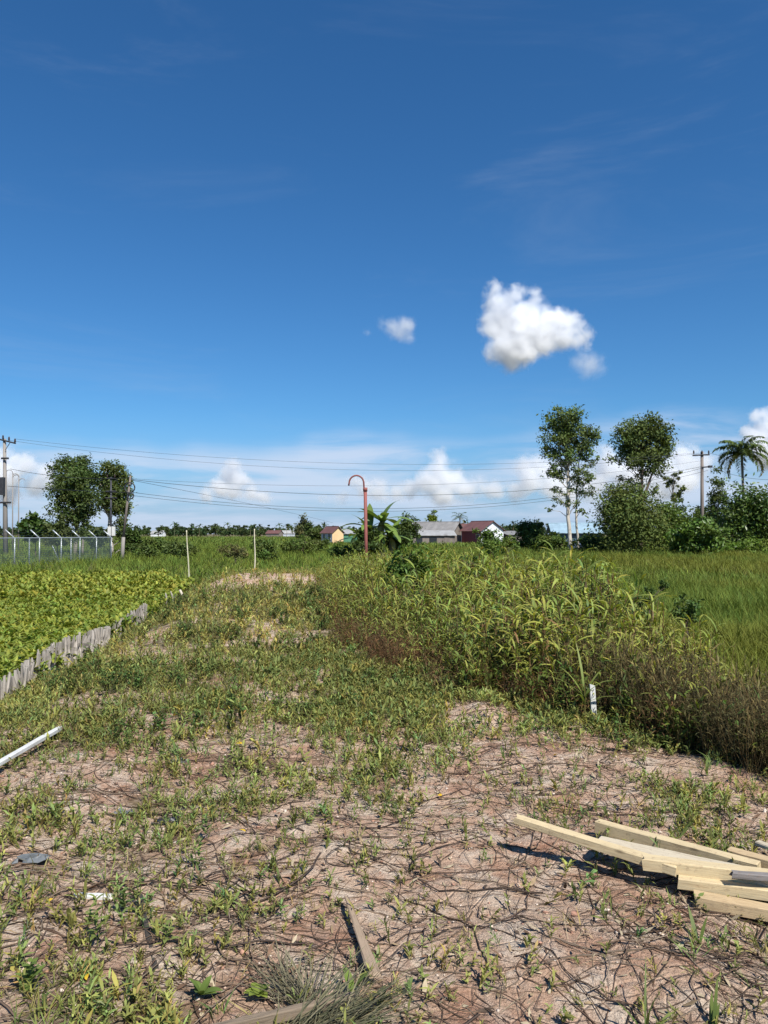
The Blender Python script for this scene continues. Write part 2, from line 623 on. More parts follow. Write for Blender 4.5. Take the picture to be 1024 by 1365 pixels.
# ------------------------------------------------------------------ plant templates (numpy)
def leaf_strip(L, W, rise, droop, az, base=(0, 0, 0), col=(0.1, 0.15, 0.05), tip=None, seg=3, fold=0.25, twist=0.0):
    """a lance-shaped blade: arc that rises and droops; returns verts, tris, cols"""
    ts = np.linspace(0, 1, seg + 1)
    ang = rise - droop * ts
    step = L / seg
    px = np.concatenate(([0], np.cumsum(np.cos(ang[:-1]) * step)))
    pz = np.concatenate(([0], np.cumsum(np.sin(ang[:-1]) * step)))
    w = W * 0.5 * np.sin(np.pi * np.clip(ts * 0.86 + 0.14, 0, 1)) ** 0.8
    w[-1] = W * 0.03
    tw = twist * ts
    lx = np.stack((px, -w * np.cos(tw), pz + w * fold + w * np.sin(tw)), 1)
    rx = np.stack((px, w * np.cos(tw), pz + w * fold - w * np.sin(tw)), 1)
    mx = np.stack((px, np.zeros_like(px), pz), 1)
    col = np.array(col, float)
    tip = col if tip is None else np.array(tip, float)
    cc = col[None] * (1 - ts[:, None]) + tip[None] * ts[:, None]
    f = []
    if W > 0.022:
        v = np.concatenate((lx, mx, rx))
        n = seg + 1
        for i in range(seg):
            f += [(i, n + i, n + i + 1), (i, n + i + 1, i + 1), (n + i, 2 * n + i, 2 * n + i + 1), (n + i, 2 * n + i + 1, n + i + 1)]
        cs = np.concatenate((cc * 0.95, cc * 1.08, cc * 0.95))
    else:
        v = np.concatenate((lx, rx))
        n = seg + 1
        for i in range(seg - 1):
            f += [(i, n + i, n + i + 1), (i, n + i + 1, i + 1)]
        f.append((seg - 1, n + seg - 1, seg))
        cs = np.concatenate((cc, cc))
    ca, sa = math.cos(az), math.sin(az)
    v = np.stack((v[:, 0] * ca - v[:, 1] * sa, v[:, 0] * sa + v[:, 1] * ca, v[:, 2]), 1) + np.array(base)
    return v, np.array(f), cs


def stalk(p0, p1, r0, r1, col, bend=(0, 0), seg=3):
    """thin three-sided stem"""
    p0, p1 = np.array(p0, float), np.array(p1, float)
    vs, fs = [], []
    for i in range(seg + 1):
        t = i / seg
        c = p0 * (1 - t) + p1 * t + np.array([bend[0], bend[1], 0]) * math.sin(math.pi * t)
        r = r0 * (1 - t) + r1 * t
        for k in range(3):
            a = 2.094 * k
            vs.append(c + r * np.array([math.cos(a), math.sin(a), 0]))
    for i in range(seg):
        for k in range(3):
            k2 = (k + 1) % 3
            a, b, c_, d = i * 3 + k, i * 3 + k2, i * 3 + 3 + k2, i * 3 + 3 + k
            fs += [(a, b, c_), (a, c_, d)]
    return np.array(vs), np.array(fs), np.tile(np.array(col, float), (len(vs), 1))


def join(parts):
    v, f, c, n = [], [], [], 0
    for a, b, d in parts:
        v.append(a)
        f.append(b + n)
        c.append(d)
        n += len(a)
    return np.concatenate(v), np.concatenate(f), np.concatenate(c)


def scatter_arrays(templates, x, y, z, scale, tint, tilt=0.25, sink=0.0, zscale=None):
    """place random templates at points; every argument after templates is an array of the same length"""
    V, Fc, Cc, off = [], [], [], 0
    n = len(x)
    pick = rng.integers(0, len(templates), n)
    for k, (tv, tf, tc) in enumerate(templates):
        s = np.where(pick == k)[0]
        if len(s) == 0:
            continue
        m = len(s)
        az = rng.uniform(0, 2 * np.pi, m)
        t1, t2 = rng.normal(0, tilt, m), rng.normal(0, tilt, m)
        sc = scale[s]
        zs = sc if zscale is None else zscale[s]
        vx = tv[None, :, 0] * sc[:, None]
        vy = tv[None, :, 1] * sc[:, None]
        vz = tv[None, :, 2] * zs[:, None]
        ca, sa = np.cos(az)[:, None], np.sin(az)[:, None]
        rx, ry = vx * ca - vy * sa, vx * sa + vy * ca
        rx2 = rx + vz * t1[:, None]
        ry2 = ry + vz * t2[:, None]
        rz = vz - rx * t1[:, None] * 0.6 - ry * t2[:, None] * 0.6
        v = np.stack((rx2 + x[s][:, None], ry2 + y[s][:, None], rz + (z[s] - sink)[:, None]), -1).reshape(-1, 3)
        f = (tf[None] + (np.arange(m) * len(tv))[:, None, None] + off).reshape(-1, 3)
        c = (tc[None] * tint[s][:, None, :]).reshape(-1, 3)
        V.append(v)
        Fc.append(f)
        Cc.append(c)
        off += len(v)
    return np.concatenate(V), np.concatenate(Fc), np.concatenate(Cc)


def patchy(x, y, t):
    """weeds grow in patches: some fresh, some going to straw"""
    a = fbm(x * 1.1, y * .8, 3, 501)
    s = sstep(fbm(x * .55 + 9, y * .45, 3, 511), .48, .66)[:, None]
    t = t * (.70 + .62 * a)[:, None]
    return t * (1 - .55 * s) + .55 * s * t * np.array((1.4, 1.25, 1.3))


def tints(n, var=0.2, hue=0.12, base=(1, 1, 1)):
    b = rng.normal(1, var, n).clip(0.45, 1.8)
    h = rng.normal(0, hue, n)
    return np.stack((b * (1 + h), b, b * (1 - h * 0.5)), 1) * np.array(base)


def points(n, x0, x1, y0, y1):
    return rng.uniform(x0, x1, n), rng.uniform(y0, y1, n)


def keep(mask, *arrs):
    return [a[mask] for a in arrs]


U = rng.uniform


def t_sprig(n_leaf, h, L, W, col, dry=0.09):
    """low creeping weed: short stem with alternate lance leaves"""
    ps = [stalk((0, 0, -0.01), (U(-.02, .02), U(-.02, .02), h), .0022, .001, (0.12, 0.11, 0.05), (U(-.01, .01), U(-.01, .01)), 2)]
    for i in range(n_leaf):
        t = (i + 0.5) / n_leaf
        c = np.array(col) * U(0.75, 1.25)
        if rng.random() < dry:
            c = np.array((0.17, 0.155, 0.095))
        ps.append(leaf_strip(L * U(.7, 1.2), W * U(.8, 1.2), U(.3, 1.25), U(.2, 1.1), i * 2.4 + U(-.5, .5), (0, 0, h * t * 0.9), c, c * np.array((1.15, 1.08, .9)), 2, .3))
    return join(ps)


def t_grass(n, h, w, col, tip, spread=0.5, seg=3, base_r=0.03, droop=(0.4, 1.3)):
    ps = []
    for i in range(n):
        c = np.array(col) * U(.75, 1.25)
        ps.append(leaf_strip(h * U(.55, 1.15), w * U(.7, 1.2), U(1.0, 1.5) - U(0, spread), U(*droop), U(0, 6.28), (U(-base_r, base_r), U(-base_r, base_r), -0.01), c, np.array(tip) * U(.8, 1.2), seg, .2, U(-.6, .6)))
    return join(ps)


def t_broad(h, n_leaf, L, W, green, tip, brown=(0.10, 0.055, 0.035), low_dead=0.4):
    """tall broad-bladed grass: a cane, arching leaves, dead brown ones hanging low down"""
    lean = (U(-.12, .12) * h, U(-.12, .12) * h)
    ps = [stalk((0, 0, -.03), (lean[0], lean[1], h), .006, .003, np.array(brown) * U(.9, 1.6), (U(-.03, .03), U(-.03, .03)), 3)]
    for i in range(n_leaf):
        t = (i + 1) / n_leaf
        b = (lean[0] * t, lean[1] * t, h * t)
        dead = t < low_dead or rng.random() < 0.10
        if dead:
            c = np.array(brown) * U(.7, 1.9)
            ps.append(leaf_strip(L * U(.5, .9), W * .6, U(-.4, .7), U(.8, 1.9), i * 2.6 + U(-.7, .7), b, c, c, 3, .1, U(-1, 1)))
        else:
            c = np.array(green) * U(.8, 1.25)
            ps.append(leaf_strip(L * U(.7, 1.15), W * U(.8, 1.2), U(.5, 1.25), U(.7, 1.9), i * 2.6 + U(-.7, .7), b, c, np.array(tip) * U(.8, 1.2), 4, .25, U(-.5, .5)))
    return join(ps)


def t_twigs(n, h, col, lean=.25, r=.003, leaves=4, lcol=(0.07, 0.05, 0.035)):
    """dead brown stalks with curled remnants"""
    ps = []
    for i in range(n):
        b = np.array((U(-.12, .12), U(-.12, .12), -.03))
        hh = h * U(.5, 1.1)
        top = b + np.array((U(-lean, lean) * h, U(-lean, lean) * h, hh))
        c = np.array(col) * U(.6, 1.7)
        ps.append(stalk(b, top, r, r * .5, c, (U(-.05, .05), U(-.05, .05)), 3))
        for k in range(leaves):
            t = U(.3, 1)
            c2 = np.array(lcol) * U(.6, 1.8)
            ps.append(leaf_strip(U(.05, .13), U(.006, .014), U(-.7, 1.2), U(-.4, 1.5), U(0, 6.28), b * (1 - t) + top * t, c2, c2, 2, .1, U(-1, 1)))
    return join(ps)


def t_crop(h, n, L, W, col, tip):
    """leafy wetland crop: upright stalks each carrying one or two wide pointed leaves"""
    ps = []
    for i in range(n):
        b = np.array((U(-.1, .1), U(-.1, .1), -.02))
        top = b + np.array((U(-.12, .12), U(-.12, .12), h * U(.6, 1.1)))
        c = np.array(col) * U(.75, 1.25)
        ps.append(stalk(b, top, .004, .003, np.array(col) * .8, (0, 0), 2))
        for k in range(2):
            ps.append(leaf_strip(L * U(.7, 1.15), W * U(.8, 1.2), U(.0, 1.1), U(.2, 1.0), U(0, 6.28), top, c, np.array(tip) * U(.8, 1.2), 3, .3))
    return join(ps)


def t_bushlet(h, n, L, W, col):
    """small bushy herb: a few forked stems with many small oval leaves"""
    ps = []
    for s in range(5):
        top = np.array((U(-.35, .35) * h, U(-.35, .35) * h, h * U(.6, 1)))
        ps.append(stalk((0, 0, -.02), top, .004, .002, (0.09, 0.075, 0.04), (U(-.04, .04), U(-.04, .04)), 2))
        for i in range(n):
            t = U(.2, 1)
            c = np.array(col) * U(.7, 1.3)
            ps.append(leaf_strip(L * U(.6, 1.2), W * U(.7, 1.2), U(-.2, 1.1), U(.1, .9), U(0, 6.28), top * t, c, c * 1.1, 2, .2))
    return join(ps)

# ------------------------------------------------------------------ ground cover (stuff)
GREY_GREEN = (0.130, 0.162, 0.066)
YELLOW_GREEN = (0.185, 0.215, 0.050)
FIELD_GREEN = (0.092, 0.135, 0.030)
DRY = (0.26, 0.215, 0.115)


def stuff(name, label, mat, arrays):
    return tag(tri_mesh(name, *arrays, mat), label, None, None, 'stuff')


def stuff_inst(name, label, mat, sets):
    """one stuff object: points that carry plant templates (geometry-node instances)"""
    col = bpy.data.collections.new(name + '_templates')
    D = dict(co=[], rot=[], scl=[], tint=[], idx=[])
    k0 = 0
    for (templates, x, y, z, scale, tint, tilt) in sets:
        for k, (tv, tf, tc) in enumerate(templates):
            o = tri_mesh('plant_%03d' % (k0 + k), tv, tf, tc, mat)
            C.objects.unlink(o)
            col.objects.link(o)
        n = len(x)
        D['co'].append(np.stack((x, y, z), 1))
        D['rot'].append(np.stack((rng.normal(0, tilt, n), rng.normal(0, tilt, n), rng.uniform(0, 6.283, n)), 1))
        D['scl'].append(np.stack((scale, scale, scale), 1))
        D['tint'].append(tint)
        D['idx'].append(rng.integers(0, len(templates), n) + k0)
        k0 += len(templates)
    co = np.concatenate(D['co'])
    n = len(co)
    me = bpy.data.meshes.new(name)
    me.vertices.add(n)
    me.vertices.foreach_set('co', co.astype(np.float32).ravel())
    for nm in ('rot', 'scl'):
        me.attributes.new(nm, 'FLOAT_VECTOR', 'POINT').data.foreach_set('vector', np.concatenate(D[nm]).astype(np.float32).ravel())
    tt = np.concatenate(D['tint'])
    me.attributes.new('tint', 'FLOAT_COLOR', 'POINT').data.foreach_set('color', np.column_stack((tt, np.ones(n))).astype(np.float32).ravel())
    me.attributes.new('idx', 'INT', 'POINT').data.foreach_set('value', np.concatenate(D['idx']).astype(np.int32))
    me.materials.append(mat)
    me.update()
    o = bpy.data.objects.new(name, me)
    C.objects.link(o)
    g = bpy.data.node_groups.new(name + '_growth', 'GeometryNodeTree')
    g.interface.new_socket('Geometry', in_out='INPUT', socket_type='NodeSocketGeometry')
    g.interface.new_socket('Geometry', in_out='OUTPUT', socket_type='NodeSocketGeometry')
    gi, go = g.nodes.new('NodeGroupInput'), g.nodes.new('NodeGroupOutput')
    ci = g.nodes.new('GeometryNodeCollectionInfo')
    ci.inputs['Collection'].default_value = col
    ci.inputs['Separate Children'].default_value = True
    ci.inputs['Reset Children'].default_value = True
    ip = g.nodes.new('GeometryNodeInstanceOnPoints')
    g.links.new(gi.outputs[0], ip.inputs['Points'])
    g.links.new(ci.outputs[0], ip.inputs['Instance'])
    ip.inputs['Pick Instance'].default_value = True
    for nm, ty, so in (('rot', 'FLOAT_VECTOR', 'Rotation'), ('scl', 'FLOAT_VECTOR', 'Scale'), ('idx', 'INT', 'Instance Index')):
        na = g.nodes.new('GeometryNodeInputNamedAttribute')
        na.data_type = ty
        na.inputs['Name'].default_value = nm
        g.links.new(na.outputs['Attribute'], ip.inputs[so])
    g.links.new(ip.outputs[0], go.inputs[0])
    md = o.modifiers.new('growth', 'NODES')
    md.node_group = g
    return tag(o, label, None, None, 'stuff')


def join3(sets):
    V, Fc, Cc, n = [], [], [], 0
    for v, f, c in sets:
        V.append(v)
        Fc.append(f + n)
        Cc.append(c)
        n += len(v)
    return np.concatenate(V), np.concatenate(Fc), np.concatenate(Cc)


def on_path(x, y, m=0.0):
    return (x > xl(y) + 0.1 - m) & (x < xr(y) + 0.35 + m)


# dead vines that mat the bare clay
def vine_arrays(n):
    V, Fc, Cc, off = [], [], [], 0
    for i in range(n):
        y0 = 1.9 + 5.2 * rng.random() ** 1.35
        x0 = U(-1, 1) * (0.56 * y0 + .6)
        if x0 > xr(y0) + .1:
            continue
        L = U(.35, 1.5)
        a = rng.normal(0, .38) + (0 if rng.random() < .78 else 1.3) + (math.pi if rng.random() < .5 else 0)
        m = 16
        st = L / m
        cur = rng.normal(0, .09)
        xs, ys = [x0], [y0]
        for k in range(m - 1):
            cur = cur * .7 + rng.normal(0, .16)
            a += cur + (rng.normal(0, .7) if rng.random() < .12 else 0)
            xs.append(xs[-1] + math.cos(a) * st)
            ys.append(ys[-1] + math.sin(a) * st)
        xs, ys = np.array(xs), np.array(ys)
        r = U(.001, .0036) * (1.6 if rng.random() < .14 else 1)
        lift = np.abs(np.sin(np.linspace(0, np.pi * U(1, 4), m) + U(0, 3))) * U(.0, 1) ** 2 * .022 + r * .6
        zs = H(xs, ys) + lift
        pts = np.stack((xs, ys, zs), 1)
        d = np.gradient(pts, axis=0)
        d /= np.linalg.norm(d, axis=1)[:, None] + 1e-9
        sx = np.stack((-d[:, 1], d[:, 0], np.zeros(m)), 1)
        sz = np.array([0, 0, 1.0])
        rr = r * np.linspace(1, .55, m)[:, None]
        ring = np.stack([pts + rr * (sx * math.cos(t) + sz * math.sin(t)) for t in (0.5236, 2.618, 4.712)], 1).reshape(-1, 3)
        fs = []
        for k in range(m - 1):
            for j in range(3):
                j2 = (j + 1) % 3
                p, q_, s, t_ = k * 3 + j, k * 3 + j2, k * 3 + 3 + j2, k * 3 + 3 + j
                fs += [(p, q_, s), (p, s, t_)]
        c = np.array([(0.105, 0.066, 0.045), (0.155, 0.108, 0.075), (0.062, 0.044, 0.034), (0.22, 0.17, 0.125)][rng.choice(4, p=[.4, .25, .2, .15])]) * U(.75, 1.3)
        V.append(ring)
        Fc.append(np.array(fs) + off)
        Cc.append(np.tile(c, (len(ring), 1)))
        off += len(ring)
    return np.concatenate(V), np.concatenate(Fc), np.concatenate(Cc)


stuff('dead_vines', 'tangle of dead brown vine stems matting the bare clay', M['stem'], vine_arrays(1250))

# crumbs and pebbles of clay
px_, py_ = points(9000, -3.2, 2.6, 1.7, 7.0)
px_, py_ = keep(on_path(px_, py_), px_, py_)
ico = np.array([(0, 0, 1), (.9, 0, .3), (.28, .85, .3), (-.72, .53, .3), (-.72, -.53, .3), (.28, -.85, .3), (0, 0, -.6)])
icf = np.array([(0, 1, 2), (0, 2, 3), (0, 3, 4), (0, 4, 5), (0, 5, 1), (6, 2, 1), (6, 3, 2), (6, 4, 3), (6, 5, 4), (6, 1, 5)])
peb = [(ico * np.array((1, U(.6, 1), U(.5, .8))) + rng.normal(0, .13, ico.shape), icf, np.tile((1.0, 1, 1), (7, 1))) for _ in range(5)]
n = len(px_)
sc = rng.gamma(2.0, .0022, n) + .0015
tc = np.array([(0.46, 0.33, 0.25), (0.36, 0.20, 0.14), (0.55, 0.46, 0.38), (0.22, 0.13, 0.09)])[rng.integers(0, 4, n)] * rng.uniform(.8, 1.15, (n, 1))
stuff('clay_crumbs', 'loose crumbs and pebbles of clay on the bare ground', M['stem'], scatter_arrays(peb, px_, py_, H(px_, py_), sc, tc, .3))

# leaf litter: dry curled scraps
px_, py_ = points(11000, -3.6, 2.4, 1.7, 9)
px_, py_ = keep(on_path(px_, py_), px_, py_)
n = len(px_)
lit = [leaf_strip(U(.02, .05), U(.006, .014), U(-.2, .5), U(-.6, .9), 0, (0, 0, .003), (1, 1, 1), (.8, .8, .8), 2, .3, U(-.8, .8)) for _ in range(8)]
tc = np.array([(0.30, 0.22, 0.13), (0.18, 0.11, 0.07), (0.40, 0.33, 0.22), (0.10, 0.07, 0.05)])[rng.integers(0, 4, n)] * rng.uniform(.7, 1.25, (n, 1))
straw = [leaf_strip(U(.05, .16), U(.0016, .0034), U(-.05, .2), U(-.1, .3), 0, (0, 0, .002), (1, 1, 1), (.85, .85, .85), 4, .1, U(-.3, .3)) for _ in range(8)]
qx, qy = points(22000, -3.6, 2.6, 1.7, 9)
k = on_path(qx, qy) & (rng.random(22000) < .12 + .5 * sstep(fbm(qx * 2.2, qy * 2.2, 3, 321), .42, .62))
qx, qy = keep(k, qx, qy)
tq = np.array([(0.27, 0.205, 0.13), (0.15, 0.10, 0.065), (0.36, 0.29, 0.19), (0.085, 0.06, 0.043)])[rng.integers(0, 4, len(qx))] * rng.uniform(.7, 1.25, (len(qx), 1))
stuff('leaf_litter', 'dry straw and curled scraps of leaf strewn over the clay', M['stem'],
      join3([scatter_arrays(lit, px_, py_, H(px_, py_), rng.uniform(.6, 1.5, n), tc, .3), scatter_arrays(straw, qx, qy, H(qx, qy), rng.uniform(.6, 1.5, len(qx)), tq, .12)]))

# weed carpet on the causeway
sprigs = [t_sprig(int(U(5, 10)), U(.03, .09), U(.025, .048), U(.007, .0125), GREY_GREEN) for _ in range(14)]
tufts = [t_grass(9, .10, .005, (0.10, 0.14, 0.05), (0.17, 0.18, 0.075), .8, 2, .015) for _ in range(6)]
drytuft = [t_grass(8, .10, .004, (0.20, 0.165, 0.09), (0.28, 0.23, 0.13), 1.1, 2, .02) for _ in range(5)]


def cover_points(n, y0, y1, power=1.0):
    y = y0 + (y1 - y0) * rng.random(n) ** power
    x = rng.uniform(-1, 1, n) * (.6 * y + .6)
    m = on_path(x, y)
    return keep(m, x, y)


sets = []
x, y = cover_points(62000, 1.75, 9.5, .8)
b = bare_mask(x, y)
clump = fbm(x * 2.6, y * 2.6, 3, 77)
p = np.clip(1.25 * (1 - b) ** 1.3 + 0.10, 0.05, 1) * np.maximum(sstep(clump, .30, .58), .75 * sstep(y, 4.6, 6.2) * (1 - b)) + 0.018
p = p * np.interp(y, [1.8, 2.3, 2.8, 4.4, 5.2], [1.1, 1.05, .95, .95, 1])
# the strip nearest the camera is leafier on the left
p = p + 0.35 * (1 - sstep(y, 2.2, 2.9)) * (1 - sstep(x, -.5, .2)) * sstep(clump, .35, .6)
k = rng.random(len(x)) < p
x, y = keep(k, x, y)
s = rng.uniform(.55, 1.3, len(x)) * np.interp(y, [2, 5, 9], [.85, 1.0, 1.35]) * (.55 + .95 * fbm(x * 1.6, y * 1.6, 3, 521))
sets.append(scatter_arrays(sprigs, x, y, H(x, y), s, patchy(x, y, tints(len(x), .22, .14, (1.1, 1.06, 1.08))), .3))
x, y = cover_points(30000, 8.5, 30, .9)
k = rng.random(len(x)) < np.clip(1.15 - bare_mask(x, y), .08, 1) * .95
x, y = keep(k, x, y)
s = rng.uniform(1.0, 1.9, len(x)) * np.interp(y, [9, 28], [1.1, 2.0])
sets.append(scatter_arrays(sprigs, x, y, H(x, y), s, patchy(x, y, tints(len(x), .22, .14, (1.2, 1.1, 1.12))), .35))
stuff('creeping_weeds', 'low grey green creeping weeds spread over the causeway', M['weed'], join3(sets))

sets = []
x, y = cover_points(9000, 1.8, 29, 1.3)
k = rng.random(len(x)) < np.clip(1.1 - bare_mask(x, y), .12, 1) * sstep(fbm(x * 1.7, y * 1.7, 3, 99), .38, .6)
x, y = keep(k, x, y)
s = rng.uniform(.6, 1.5, len(x)) * np.interp(y, [2, 9, 28], [.8, 1.4, 2.2])
sets.append(scatter_arrays(tufts, x, y, H(x, y), s, tints(len(x), .2, .12), .25))
x, y = cover_points(15000, 1.8, 30, 1.0)
k = rng.random(len(x)) < np.clip(1.05 - bare_mask(x, y), .15, .8) * sstep(fbm(x * 1.3 + 4, y * 1.3, 3, 55), .35, .65)
x, y = keep(k, x, y)
s = rng.uniform(.7, 1.5, len(x)) * np.interp(y, [2, 9, 28], [.7, 1.3, 2.4])
sets.append(scatter_arrays(drytuft, x, y, H(x, y), s, tints(len(x), .2, .1), .4))
stuff('short_grass', 'short green and straw coloured grass on the causeway', M['leaf_dull'], join3(sets))

# thick low weeds in the middle of the causeway (left of centre)
herb = [t_bushlet(U(.12, .2), 9, .035, .016, (0.066, 0.105, 0.036)) for _ in range(8)]
x, y = cover_points(15000, 5.2, 22, 1.1)
cl = fbm(x * 0.8 + 2, y * 0.8, 3, 41)
k = rng.random(len(x)) < sstep(cl, .48, .62) * np.clip(1.1 - bare_mask(x, y) * 1.3, 0, 1) * .42
x, y = keep(k, x, y)
s = rng.uniform(.6, 1.3, len(x)) * np.interp(y, [5, 9, 20], [.85, 1.15, 1.7])
stuff('leafy_undergrowth', 'clumps of small leaved green herbs on the causeway', M['weed'], scatter_arrays(herb, x, y, H(x, y), s, tints(len(x), .2, .1), .25))

# ---- right bank: broad-bladed grass over dead stalks
broad = [t_broad(U(.42, .78), int(U(8, 12)), U(.17, .27), U(.015, .026), (0.150, 0.205, 0.054), (0.27, 0.285, 0.105), (0.105, 0.072, 0.052), .40) for _ in range(14)]
bank_herb = [t_bushlet(U(.45, .7), 12, .065, .024, (0.110, 0.165, 0.05)) for _ in range(3)] + [t_grass(12, .75, .008, (0.11, 0.14, 0.05), (0.24, 0.22, 0.11), .5, 4, .06, (.2, 1.1)) for _ in range(2)]
broad_low = [t_broad(U(.25, .4), int(U(5, 8)), U(.2, .3), U(.02, .03), (0.12, 0.165, 0.04), (0.22, 0.23, 0.07), low_dead=.25) for _ in range(8)]
twig = [t_twigs(8, U(.5, .8), (0.12, 0.072, 0.046), .35, .003, 6, (0.13, 0.085, 0.05)) for _ in range(10)]
darktwig = [t_twigs(9, U(.65, .95), (0.095, 0.078, 0.050), .30, .0030, 8, (0.085, 0.080, 0.042)) for _ in range(10)]


def peg_gap(x, y):
    return (x - .268 * y > -.25) & (x - .268 * y < .27 + .35 * (5.6 - y).clip(0, 1)) & (y > 4.6) & (y < 5.98)


def bank_w(y):
    return np.interp(y, [0, 6, 9, 14, 22, 32], [0.15, 0.35, 2.4, 4.2, 4.5, 1.0])


x, y = points(36000, -4, 8, 5.3, 31)
d = x - xr(y)
edge_n = (fbm(x * 1.3, y * 1.3, 3, 61) - .5) * 1.0
k = (d > .10 + edge_n * .7) & (d < bank_w(y) + np.interp(y, [5, 6, 7, 9], [.9, 1.5, 1.7, 1.6]) + edge_n) & ~peg_gap(x, y)
x, y, d = keep(k, x, y, d)
k = rng.random(len(x)) < np.interp(y, [5, 8, 14, 30], [.95, .9, .8, .6]) * (1 - .6 * (1 - sstep(d, .0, .5)))
x, y, d = keep(k, x, y, d)
s = rng.uniform(.75, 1.2, len(x)) * (0.55 + .45 * sstep(d, 0, 1.1))
hz = fbm(x * .8, y * .8, 3, 17)
s = s * (0.45 + 1.15 * hz) * np.interp(y, [5.5, 7, 9, 13, 20, 28], [.7, .95, 1.15, 1.08, .95, .8])
dryer = sstep(fbm(x * .6, y * .6, 3, 29), .45, .65)[:, None]
tn = tints(len(x), .2, .12) * (1 - dryer * .5) + dryer * .5 * tints(len(x), .15, .05, (1.35, 1.15, 1.0))
stuff_inst('broad_grass', 'yellow green broad bladed grass growing thick on the bank', M['leaf_i'], [(broad + bank_herb, x, y, H(x, y), s, tn, .15)])

x, y = points(15000, -3, 5, 5.4, 24)
d = x - xr(y)
k = ~peg_gap(x, y) & (d > .05 + (fbm(x * 2, y * 2, 3, 71) - .5) * .9) & (d < np.interp(y, [5, 7, 10, 24], [1.0, 1.4, 1.1, .5]))
x, y = keep(k, x, y)
k = rng.random(len(x)) < np.interp(y, [5, 7, 9, 13, 24], [.9, 1, .85, .3, .03]) * (.55 + .55 * sstep(fbm(x * 1.2, y * 1.2, 2, 72), .4, .6))
x, y = keep(k, x, y)
s = rng.uniform(.3, .66, len(x))
stuff_inst('dead_stalks', 'reddish brown dead stalks along the foot of the bank', M['stem_i'], [(twig, x, y, H(x, y), s, tints(len(x), .3, .10, (.80, .76, .82)), .25)])

# dark thicket of dead stems in the ditch at the right
x, y = points(12000, .8, 7, 3.3, 9)
d = x - xr(y)
k = ~peg_gap(x, y) & (d > .22 + (fbm(x * 2, y * 2, 3, 171) - .5) * .3) & (d < np.interp(y, [3, 5, 8, 11], [1.2, 2.6, 2.2, .6]) + (fbm(x, y, 2, 5) - .5) * 1.2) & (x > .56 * y * .28)
x, y = keep(k, x, y)
k = rng.random(len(x)) < .9 * sstep(x / y + (fbm(x * 1.5, y * 1.5, 2, 88) - .5) * .15, .16, .30)
x, y = keep(k, x, y)
s = rng.uniform(.65, 1.05, len(x)) * (.45 + .5 * sstep(x - xr(y), .2, 1.0)) * (.7 + .45 * sstep(x / y, .2, .4))
stuff_inst('dark_thicket', 'dark brown thicket of dead stems in the ditch', M['stem_i'], [(darktwig, x, y, H(x, y), s, tints(len(x), .3, .1), .12)])

# green sprouts at its foot and through it
sprout = [t_bushlet(U(.25, .45), 7, .07, .02, (0.075, 0.11, 0.03)) for _ in range(8)]
x, y = points(3000, .6, 7, 3.3, 9)
d = x - xr(y)
k = ~peg_gap(x, y) & (d > .15) & (rng.random(len(x)) < np.where(d < .7, .7, .5))
x, y = keep(k, x, y)
stuff('ditch_sprouts', 'fresh green sprouts pushing through the dead ditch thicket', M['leaf'], scatter_arrays(sprout, x, y, H(x, y), rng.uniform(.5, 1.3, len(x)), tints(len(x), .22, .12), .2))

# ---- right field: grass reeds running to the trees
reed = [t_grass(12, .62, .010, FIELD_GREEN, (0.128, 0.162, 0.046), .45, 3, .09, (.2, 1.2)) for _ in range(10)]
reed_far = [t_grass(10, .62, .026, FIELD_GREEN, (0.125, 0.155, 0.045), .5, 2, .22, (.2, 1.0)) for _ in range(8)]
sets = []
x, y = points(34000, 1, 26, 5.5, 30)
d = x - xr(y) - bank_w(y)
k = (d > .9) & (x < .58 * y + 1.5) & (rng.random(len(x)) < np.interp(y, [5, 10, 18, 30], [.95, .9, .8, .75]) * (1 - .75 * ((y < 8.5) & (d < 2.5))))
x, y = keep(k, x, y)
hn = .5 + .95 * fbm(x * .55, y * .55, 3, 201)
br = sstep(fbm(x * .22 + 5, y * .22, 3, 211), .5, .68)[:, None]
tn = tints(len(x), .2, .12, (.95, 1.0, .95)) * (1 - br * .45) + br * .45 * np.array((1.35, .95, .85))
sets.append((reed, x, y, H(x, y), hn * rng.uniform(.75, 1.2, len(x)), tn, .16))
x, y = points(30000, -8, 62, 27, 100)
k = (x < .6 * y + 3) & (x - xr(y) > 1.5) & (rng.random(len(x)) < np.interp(y, [27, 40, 70, 100], [1, .9, .6, .4]))
x, y = keep(k, x, y)
br = sstep(fbm(x * .09 + 5, y * .05, 3, 231), .5, .64)[:, None]
tn = tints(len(x), .2, .12, (.95, 1.0, .95)) * (1 - br * .5) + br * .5 * np.array((1.3, .95, .8))
sets.append((reed_far, x, y, H(x, y), rng.uniform(.7, 1.15, len(x)) * (1 + .3 * sstep(y, 60, 80)), tn, .14))
stuff_inst('field_grass', 'green reedy grass filling the low field on the right', M['leaf_dull_i'], sets)

